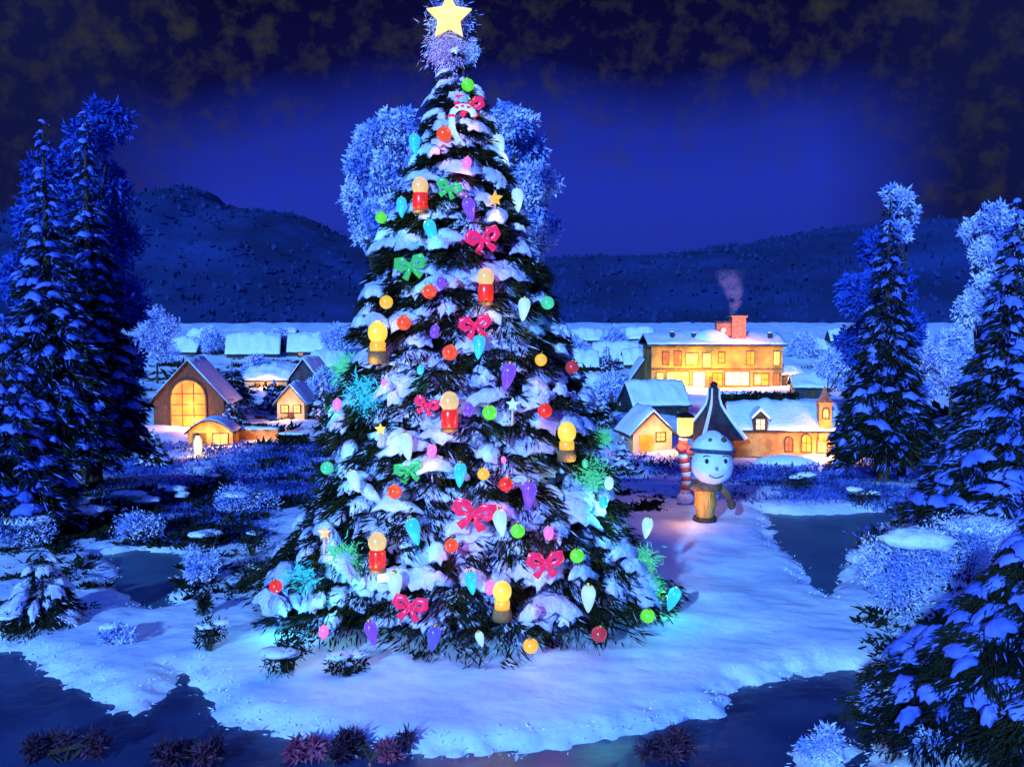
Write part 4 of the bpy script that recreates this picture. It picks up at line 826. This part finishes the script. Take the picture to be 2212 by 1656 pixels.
def icicle(c, r, root, tall=1.0):
    gb = obj('glass', gmesh('glass|ic' + c, lathe([(0.15, 1.25), (0.62, 1.12), (0.9, 0.7), (0.95, 0.2), (0.80, -0.5), (0.55, -1.2), (0.25, -1.75), (0.04, -2.0)], 14), GM[c]), root); gb.scale = (r, r, r * tall)
    cp = obj('cap', gmesh('cap|i', lathe([(0.34, 1.15), (0.34, 1.42), (0.1, 1.5)], 10), GOLD), root); cp.scale = (r, r, r * tall)
def bow(c, r, root):
    def mk():
        parts = []
        for s in (-1, 1):
            loop = [(s * 0.10, 0, 0.0), (s * 0.55, -0.1, 0.50), (s * 1.05, -0.05, 0.52), (s * 1.15, 0.0, 0.10), (s * 0.85, 0.05, -0.22), (s * 0.35, 0.02, -0.12)]
            parts.append(xf(tube(loop, [0.14, 0.28, 0.33, 0.33, 0.26, 0.12], 8), sc=(1, 0.55, 1)))
            parts.append(xf(tube([(s * 0.06, 0, -0.05), (s * 0.30, -0.02, -0.55), (s * 0.72, 0, -1.05)], [0.13, 0.22, 0.30], 6), sc=(1, 0.4, 1)))
        return join(*parts)
    gb = obj('ribbon', gmesh('ribbon|' + c, mk(), GM[c]), root); gb.scale = (r,) * 3
    kn = obj('knot', gmesh('knot|' + c, sphere(0.24, 10, 8), GM[c]), root); kn.scale = (r,) * 3; kn.location = (0, -0.12 * r, 0)
def candle(c, r, root):
    top, bod = ('cream', 'red') if c == 'red' else ('yellow', 'gold')
    gb = obj('flame_globe', gmesh('flame_globe|' + top, xf(sphere(1, 18, 12, 1.15), (0, 0, 1.35)), GM[top]), root)
    bd = obj('candle_body', gmesh('candle_body|' + bod, lathe([(0.80, -1.45), (0.92, -1.2), (0.90, 0.3), (0.75, 0.62), (0.45, 0.70)] if c == 'red' else [(0.78, -0.5), (0.82, -0.1), (0.80, 0.3), (0.6, 0.55)], 16, 0.03), GM[bod]), root)
    bs_ = obj('candle_base', gmesh('candle_base|' + c, lathe([(0.95, -1.85), (1.0, -1.6), (0.82, -1.42)] if c == 'red' else [(0.95, -1.75), (1.05, -1.3), (0.92, -0.55), (0.7, -0.48)], 16, 0.02), BROWNBASE), root)
    for o_ in (gb, bd, bs_): o_.scale = (r,) * 3
def starlet(c, r, root, stick=True):
    poly = []
    for i in range(10):
        a = math.pi / 2 + i * math.pi / 5; q = r * (1.0 if i % 2 == 0 else 0.48); poly.append((math.cos(a) * q, math.sin(a) * q))
    V = [(x, -0.02, z) for x, z in poly] + [(x, 0.02, z) for x, z in poly] + [(0, -0.3 * r, 0), (0, 0.3 * r, 0)]
    Fc = [(i, (i + 1) % 10, 20) for i in range(10)] + [((i + 1) % 10 + 10, i + 10, 21) for i in range(10)] + [(i + 10, (i + 1) % 10 + 10, (i + 1) % 10, i) for i in range(10)]
    part('star_points', (V, Fc), GM[c], root)
    if stick: part('stick', tube([(0, 0, -r * 0.4), (-0.01, 0, -r * 3.0)], 0.02, 6), surf('tan_stick_' + c, (0.45, 0.3, 0.25), None) if ('tan_stick_' + c) not in MATS else MATS['tan_stick_' + c], root)
def tinsel(c1, r, root, seed, n=420):
    rg = np.random.default_rng(seed); P_ = rg.normal(0, 0.42, (n, 3)) * r * np.array([1.1, 0.5, 0.9]); D__ = rg.normal(size=(n, 3)) + P_ / r
    V, Fq = kites(P_, D__, rg.uniform(0.25, 0.7, n) * r, rg.uniform(0.02, 0.05, n) * r, rg); part('strands', (V, Fq), GM[c1], root)
    part('wire', tube([(-r * 0.8, 0, -r * .3), (0, 0.02, 0), (r * .8, 0, r * .3)], 0.012, 5), IRON, root)
GRP = {'ball': ('christmas_ball', 'christmas ball', 'glass balls on the Christmas tree'), 'icicle': ('icicle_lamp', 'ornament', 'lit icicle ornaments on the Christmas tree'), 'bow': ('ribbon_bow', 'ribbon bow', 'ribbon bows on the Christmas tree'),
       'candle': ('tree_candle', 'candle', 'fat candles on the Christmas tree'), 'star': ('star_ornament', 'star', 'small stars on the Christmas tree'), 'tinsel': ('tinsel_tuft', 'tinsel', 'tinsel tufts on the Christmas tree'), 'bulb': ('fairy_light', 'fairy light', 'small bulbs on the Christmas tree')}
ORN = [  # kind, colour, x, y (source px), radius m, light W, label
 ('ball', 'green', 1279, 232, .100, .8, 'bright green ball highest on the tree, just below the star'),
 ('bow', 'magenta', 1283, 285, .17, .8, 'crimson bow under the topmost green ball'),
 ('ball', 'orange', 1214, 366, .115, .7, 'orange ball near the top, left of the candy cane'),
 ('icicle', 'cyan', 1134, 388, .095, .8, 'cyan icicle at the upper left outline, level with the top orange ball'),
 ('bulb', 'pink', 1276, 446, .085, 1.2, 'glowing pink bulb below the candy cane'),
 ('icicle', 'pale', 1364, 392, .100, .8, 'pale icicle at the upper right outline'),
 ('candle', 'red', 1149, 540, .125, 1.6, 'topmost red candle with a cream flame, upper left'),
 ('star', 'gold', 1354, 542, .120, 1.2, 'gold star on a tan stick, upper right'),
 ('ball', 'green', 1042, 594, .092, .7, 'green ball at the upper left outline, left of the topmost candle'),
 ('bow', 'bow_green', 1228, 512, .14, .7, 'green bow between the topmost candle and the gold star'),
 ('icicle', 'violet', 1282, 565, .100, .8, 'long violet icicle left of the gold star'),
 ('icicle', 'cyan', 1098, 560, .085, .8, 'cyan icicle left of the topmost red candle'),
 ('icicle', 'pale', 1415, 540, .100, .8, 'pale icicle at the outline right of the gold star'),
 ('icicle', 'cyan', 1177, 625, .100, .9, 'cyan icicle just below the topmost red candle'),
 ('bow', 'magenta', 1321, 650, .19, 1.2, 'magenta bow below the long violet icicle'),
 ('bow', 'bow_green', 1122, 724, .18, .8, 'green bow on the left below the first cyan icicles'),
 ('ball', 'gold', 1056, 825, .100, .8, 'gold ball at the left outline, level with the second candle'),
 ('ball', 'orange', 1174, 796, .105, .7, 'orange ball left of the second red candle'),
 ('candle', 'red', 1328, 790, .125, 1.6, 'second red candle from the top, right of centre'),
 ('bulb', 'violet', 1205, 771, .075, .5, 'small violet bulb right of the orange ball beside the second candle'),
 ('ball', 'teal', 1497, 827, .100, .8, 'teal ball at the right outline, level with the second candle'),
 ('icicle', 'pale', 1433, 838, .095, .8, 'pale icicle left of the teal ball on the right outline'),
 ('ball', 'orange', 1104, 882, .105, .7, 'orange ball above the yellow candle at the left'),
 ('bow', 'magenta', 1299, 887, .17, 1.0, 'magenta bow under the second red candle'),
 ('bulb', 'violet', 1189, 905, .085, .7, 'violet bulb between the orange ball and the magenta bow in mid tree'),
 ('icicle', 'cyan', 1310, 941, .095, .9, 'cyan icicle under the mid tree magenta bow'),
 ('ball', 'orange', 1230, 963, .110, .7, 'orange ball in the middle left of a cyan icicle'),
 ('candle', 'yellow', 1033, 945, .145, 1.8, 'large yellow candle on a brown base at the left outline'),
 ('icicle', 'violet', 1390, 1022, .110, .8, 'violet icicle right of centre, halfway down'),
 ('ball', 'gold', 1479, 983, .090, .7, 'gold ball to the right of the halfway violet icicle'),
 ('ball', 'dimred', 1564, 1003, .100, .2, 'dull red ball at the far right outline, halfway down'),
 ('tinsel', 'teal', 945, 1010, .30, 2.6, 'teal tinsel tuft left of the yellow candle base'),
 ('tinsel', 'cyan', 992, 1078, .30, 3.4, 'cyan tinsel tuft below the teal one at the left outline'),
 ('bulb', 'cyan', 1150, 1010, .06, 2.0, 'tiny cyan bulb glowing on the long snowy bough'),
 ('bulb', 'pink', 1049, 1045, .045, .6, 'tiny pink bulb just under the brown base of the left yellow candle'),
 ('bulb', 'pink', 922, 1105, .080, 1.4, 'pink bulb at the far left outline, below the cyan tinsel'),
 ('ball', 'red', 1490, 1122, .105, .7, 'deep red ball right of centre, level with the third candle'),
 ('ball', 'green', 1339, 1127, .105, .8, 'bright green ball right of the third red candle'),
 ('candle', 'red', 1229, 1132, .130, 1.6, 'third red candle from the top, in the middle of the tree'),
 ('bow', 'magenta', 1166, 1105, .13, .8, 'magenta bow partly behind the third red candle'),
 ('bulb', 'violet', 1282, 1119, .085, .6, 'violet bulb squeezed between third candle and green ball'),
 ('star', 'pale', 1402, 1104, .100, .7, 'frosty white star on a stick left of the deep red ball'),
 ('star', 'yellow', 1040, 1172, .085, .9, 'small yellow star left of the pale icicle in the lower middle'),
 ('icicle', 'pale', 1110, 1212, .105, .9, 'pale icicle below left of the third red candle'),
 ('bulb', 'pink', 1181, 1232, .080, 1.0, 'bright pink bulb under the third red candle'),
 ('bow', 'bow_green', 1117, 1284, .15, .9, 'green bow hanging under the pale icicle at lower left'),
 ('ball', 'teal', 894, 1278, .095, .8, 'teal ball at the far left outline'),
 ('icicle', 'pale', 967, 1308, .090, .9, 'pale icicle right of the far left teal ball'),
 ('ball', 'orange', 1079, 1343, .100, .7, 'orange ball below the lower green bow'),
 ('icicle', 'cyan', 1258, 1290, .095, 1.0, 'cyan icicle below the middle of the tree, left of a small gold ball'),
 ('ball', 'gold', 1322, 1295, .085, .6, 'small amber ball between cyan icicle and red ball'),
 ('ball', 'red', 1383, 1323, .100, .7, 'red ball below right of the small amber ball'),
 ('candle', 'yellow', 1550, 1215, .135, 1.8, 'large yellow candle on a brown base at the right'),
 ('icicle', 'violet', 1447, 1345, .110, .9, 'violet icicle under the right yellow candle'),
 ('bulb', 'pink', 1377, 1256, .045, .6, 'tiny pink bulb above the red ball in the lower right'),
 ('bulb', 'teal', 1600, 1266, .055, .8, 'small green bulb touching the base of the right yellow candle'),
 ('tinsel', 'teal', 1618, 1300, .26, 2.6, 'green tinsel tuft below the right yellow candle'),
 ('tinsel', 'teal', 1650, 1196, .17, 1.2, 'small green tinsel tuft right of the right yellow candle'),
 ('bulb', 'pale', 1665, 1320, .085, 1.2, 'frosty white bulb at the right outline below the green tinsel'),
 ('bulb', 'cyan', 1650, 1372, .080, 1.8, 'cyan bulb at the right outline below the frosty one'),
 ('bow', 'magenta', 1296, 1400, .22, 1.6, 'big rose bow in the lower middle of the tree'),
 ('icicle', 'pale', 1367, 1420, .105, .9, 'pale icicle right of the big rose bow'),
 ('ball', 'green', 1416, 1450, .100, .8, 'green ball right of the big rose bow'),
 ('bulb', 'pink', 1500, 1456, .085, 1.3, 'pink bulb on the snowy bough right of the lower green balls'),
 ('icicle', 'pale', 1770, 1436, .095, 1.0, 'pale icicle furthest right on the tree'),
 ('star', 'cream', 887, 1455, .100, 1.4, 'pink and gold star glowing at the lower left outline'),
 ('icicle', 'cyan', 1130, 1444, .105, 1.2, 'cyan icicle above the lowest red candle, to its right'),
 ('bow', 'magenta', 1491, 1535, .19, .9, 'crimson bow low on the right side'),
 ('ball', 'green', 1578, 1518, .100, .7, 'yellow green ball right of the low crimson bow'),
 ('tinsel', 'teal', 1762, 1535, .26, 2.8, 'turquoise tinsel tuft at the lower right outline'),
 ('tinsel', 'teal', 1782, 1606, .20, 1.2, 'dark green tinsel tuft at the lower right bough tip'),
 ('icicle', 'cyan', 1842, 1630, .100, 1.8, 'cyan icicle at the outermost bough tip on the lower right'),
 ('ball', 'red', 754, 1602, .095, .6, 'red ball at the outermost bough tip on the lower left'),
 ('tinsel', 'cyan', 822, 1580, .24, 3.0, 'cyan tinsel tuft at the lower left outline'),
 ('tinsel', 'teal', 938, 1520, .24, 2.4, 'green tinsel tuft left of the lowest red candle'),
 ('candle', 'red', 1032, 1515, .125, 1.6, 'lowest red candle with a cream flame, lower left'),
 ('ball', 'orange', 1234, 1490, .095, .7, 'orange ball between cyan icicle and big rose bow'),
 ('icicle', 'pale', 1080, 1592, .105, 1.0, 'pale icicle just right of the foot of the lowest red candle'),
 ('bow', 'magenta', 1121, 1655, .17, 1.0, 'rose bow near the bottom left of the tree'),
 ('bulb', 'pink', 885, 1726, .080, 1.2, 'pink bulb low down at the left skirt of the tree'),
 ('icicle', 'violet', 1015, 1723, .090, .7, 'violet icicle at the bottom left skirt of the tree'),
 ('icicle', 'blue', 1186, 1737, .095, 1.0, 'deep blue icicle at the bottom of the tree'),
 ('icicle', 'cyan', 1288, 1585, .090, 1.0, 'cyan icicle above the lower yellow candle'),
 ('bulb', 'pink', 1340, 1605, .085, .9, 'pink bulb touching the top of the lowest yellow candle'),
 ('candle', 'yellow', 1373, 1650, .125, 1.8, 'lowest yellow candle on a brown base'),
 ('icicle', 'pale', 1609, 1628, .105, 1.0, 'pale icicle right of the lowest yellow candle'),
 ('ball', 'green', 1771, 1682, .100, .7, 'green ball hanging from the lowest bough at the right'),
 ('ball', 'dimred', 1638, 1732, .105, .2, 'dull red ball at the bottom right skirt of the tree'),
 ('ball', 'gold', 1451, 1764, .100, .8, 'gold ball lowest of all, at the front of the tree'),
 ('icicle', 'pale', 1312, 1742, .060, .4, 'small thin white icicle right of the deep blue one at the tree foot'),
]
for i, (kd, c, xs, ys, r, wt, lab) in enumerate(ORN):
    p = on_tree(xs, ys, 1.10 if kd != 'tinsel' else 1.0); nm, ct, gr = GRP[kd]
    ax = tb.x + APX * p.z / pzA[-1]; rz = 0.6 * math.atan2(p.x - ax, -(p.y - TY)) if kd != 'star' else 0
    root = empty(nm, p, lab, ct, gr, rz=max(-0.7, min(0.7, rz)))
    if kd == 'ball': ball(c, r, p, root)
    elif kd == 'bulb': ball(c, r, p, root); root.scale = (0.85, 0.85, 1.2)
    elif kd == 'icicle': icicle(c, r, root, 1.15)
    elif kd == 'bow': bow(c, r, root)
    elif kd == 'candle': candle(c, r, root)
    elif kd == 'star': starlet(c, r, root)
    elif kd == 'tinsel': tinsel(c, r, root, 300 + i)
    lc = MIDC['cream' if (kd == 'candle' and c == 'red') else c]
    if kd in ('ball', 'icicle', 'bulb', 'bow'): root.rotation_euler[1] = random.uniform(-0.3, 0.3); root.rotation_euler[0] = random.uniform(-0.12, 0.2)
    warm = lc[0] > lc[2]; lamp(root, (0.0, -r * 1.2 - 0.10, (-r * 1.6 - 0.05) if ys < 1590 else 0.08), lc, wt * (1.3 if warm or lc[0] > 0.7 else 2.0) * (0.35 if ys > 1590 else 1), 0.05)
# candy cane
p = on_tree(1262, 335, 1.06); cc = empty('candy_cane', p, 'white and pink candy cane hooked below the topmost crimson bow', 'candy cane')
pth = [(0.17 * math.cos(a) + 0.02, 0, 0.10 + 0.14 * math.sin(a)) for a in np.linspace(0.0, math.pi, 7)] + [(-0.15, 0, 0.0), (-0.13, 0, -0.12), (-0.05, 0, -0.26), (0.05, 0, -0.34)]
part('cane', tube(pth, [0.05] * 9 + [0.045, 0.02], 10), GM['pale'], cc, smooth=True)
part('stripe', join(*[xf(lathe([(0.054, -0.02), (0.056, 0.0), (0.054, 0.02)], 10), pth[j]) for j in (2, 3, 4, 6)]), GM['magenta'], cc); lamp(cc, (0, -0.2, 0), (0.8, 0.8, 1), 0.8)

# ------------------------------------------------------------------ star topper
sp = at(970, 36, TY - 0.1); st = empty('tree_topper_star', sp, 'big pale yellow five pointed star on top of the Christmas tree', 'tree topper')
r = 44 * K / F * TY * 1.12; poly = []
for i in range(10):
    a = math.pi / 2 + i * math.pi / 5; q = r * (1.0 if i % 2 == 0 else 0.50); poly.append((math.cos(a) * q, math.sin(a) * q))
V = [(x, -0.05, z) for x, z in poly] + [(x, 0.05, z) for x, z in poly] + [(0, -0.16, 0), (0, 0.16, 0)]
Fc = [(i, (i + 1) % 10, 20) for i in range(10)] + [((i + 1) % 10 + 10, i + 10, 21) for i in range(10)] + [(i + 10, (i + 1) % 10 + 10, (i + 1) % 10, i) for i in range(10)]
part('star_body', (V, Fc), STARM, st)
part('stem', tube([(0.02, 0.1, -r * 0.4), (0.08, 0.12, -r - 0.40)], 0.014, 6), IRON, st)
def spray(name, cx_, cz_, r_, mat, seed, n, off=(0, 0.18, 0)):
    rg = np.random.default_rng(seed); P_ = rg.normal(0, 0.5, (n, 3)) * r_ * np.array([1, 0.25, 1]) + np.array([cx_, off[1], cz_]); D__ = (P_ - np.array([0, off[1], 0])) * 1.0 + rg.normal(0, 0.35, (n, 3))
    V, Fq = kites(P_, D__, rg.uniform(0.04, 0.13, n), rg.uniform(0.004, 0.010, n), rg); part(name, (V, Fq), mat, st)
spray('halo_strands', 0.0, 0.0, 0.27, FROST_HALO, 1, 2600); spray('lilac_halo_strands', -0.06, -0.50, 0.24, HALO_LILAC, 2, 2600, (0, 0.05, 0)); spray('halo_strands', 0.28, -0.46, 0.15, FROST_HALO, 3, 900)  # fine strands fan out to paint the glow around the star
lamp(st, (0, -0.5, -0.1), (1.0, 0.85, 0.5), 3.0); lamp(st, (0.0, 0.55, 0.0), (0.55, 0.6, 1.0), 9.0, 0.1); lamp(st, (-0.2, -0.35, -0.7), (1, 0.6, 0.8), 1.6)
print('objects', len(bpy.data.objects))
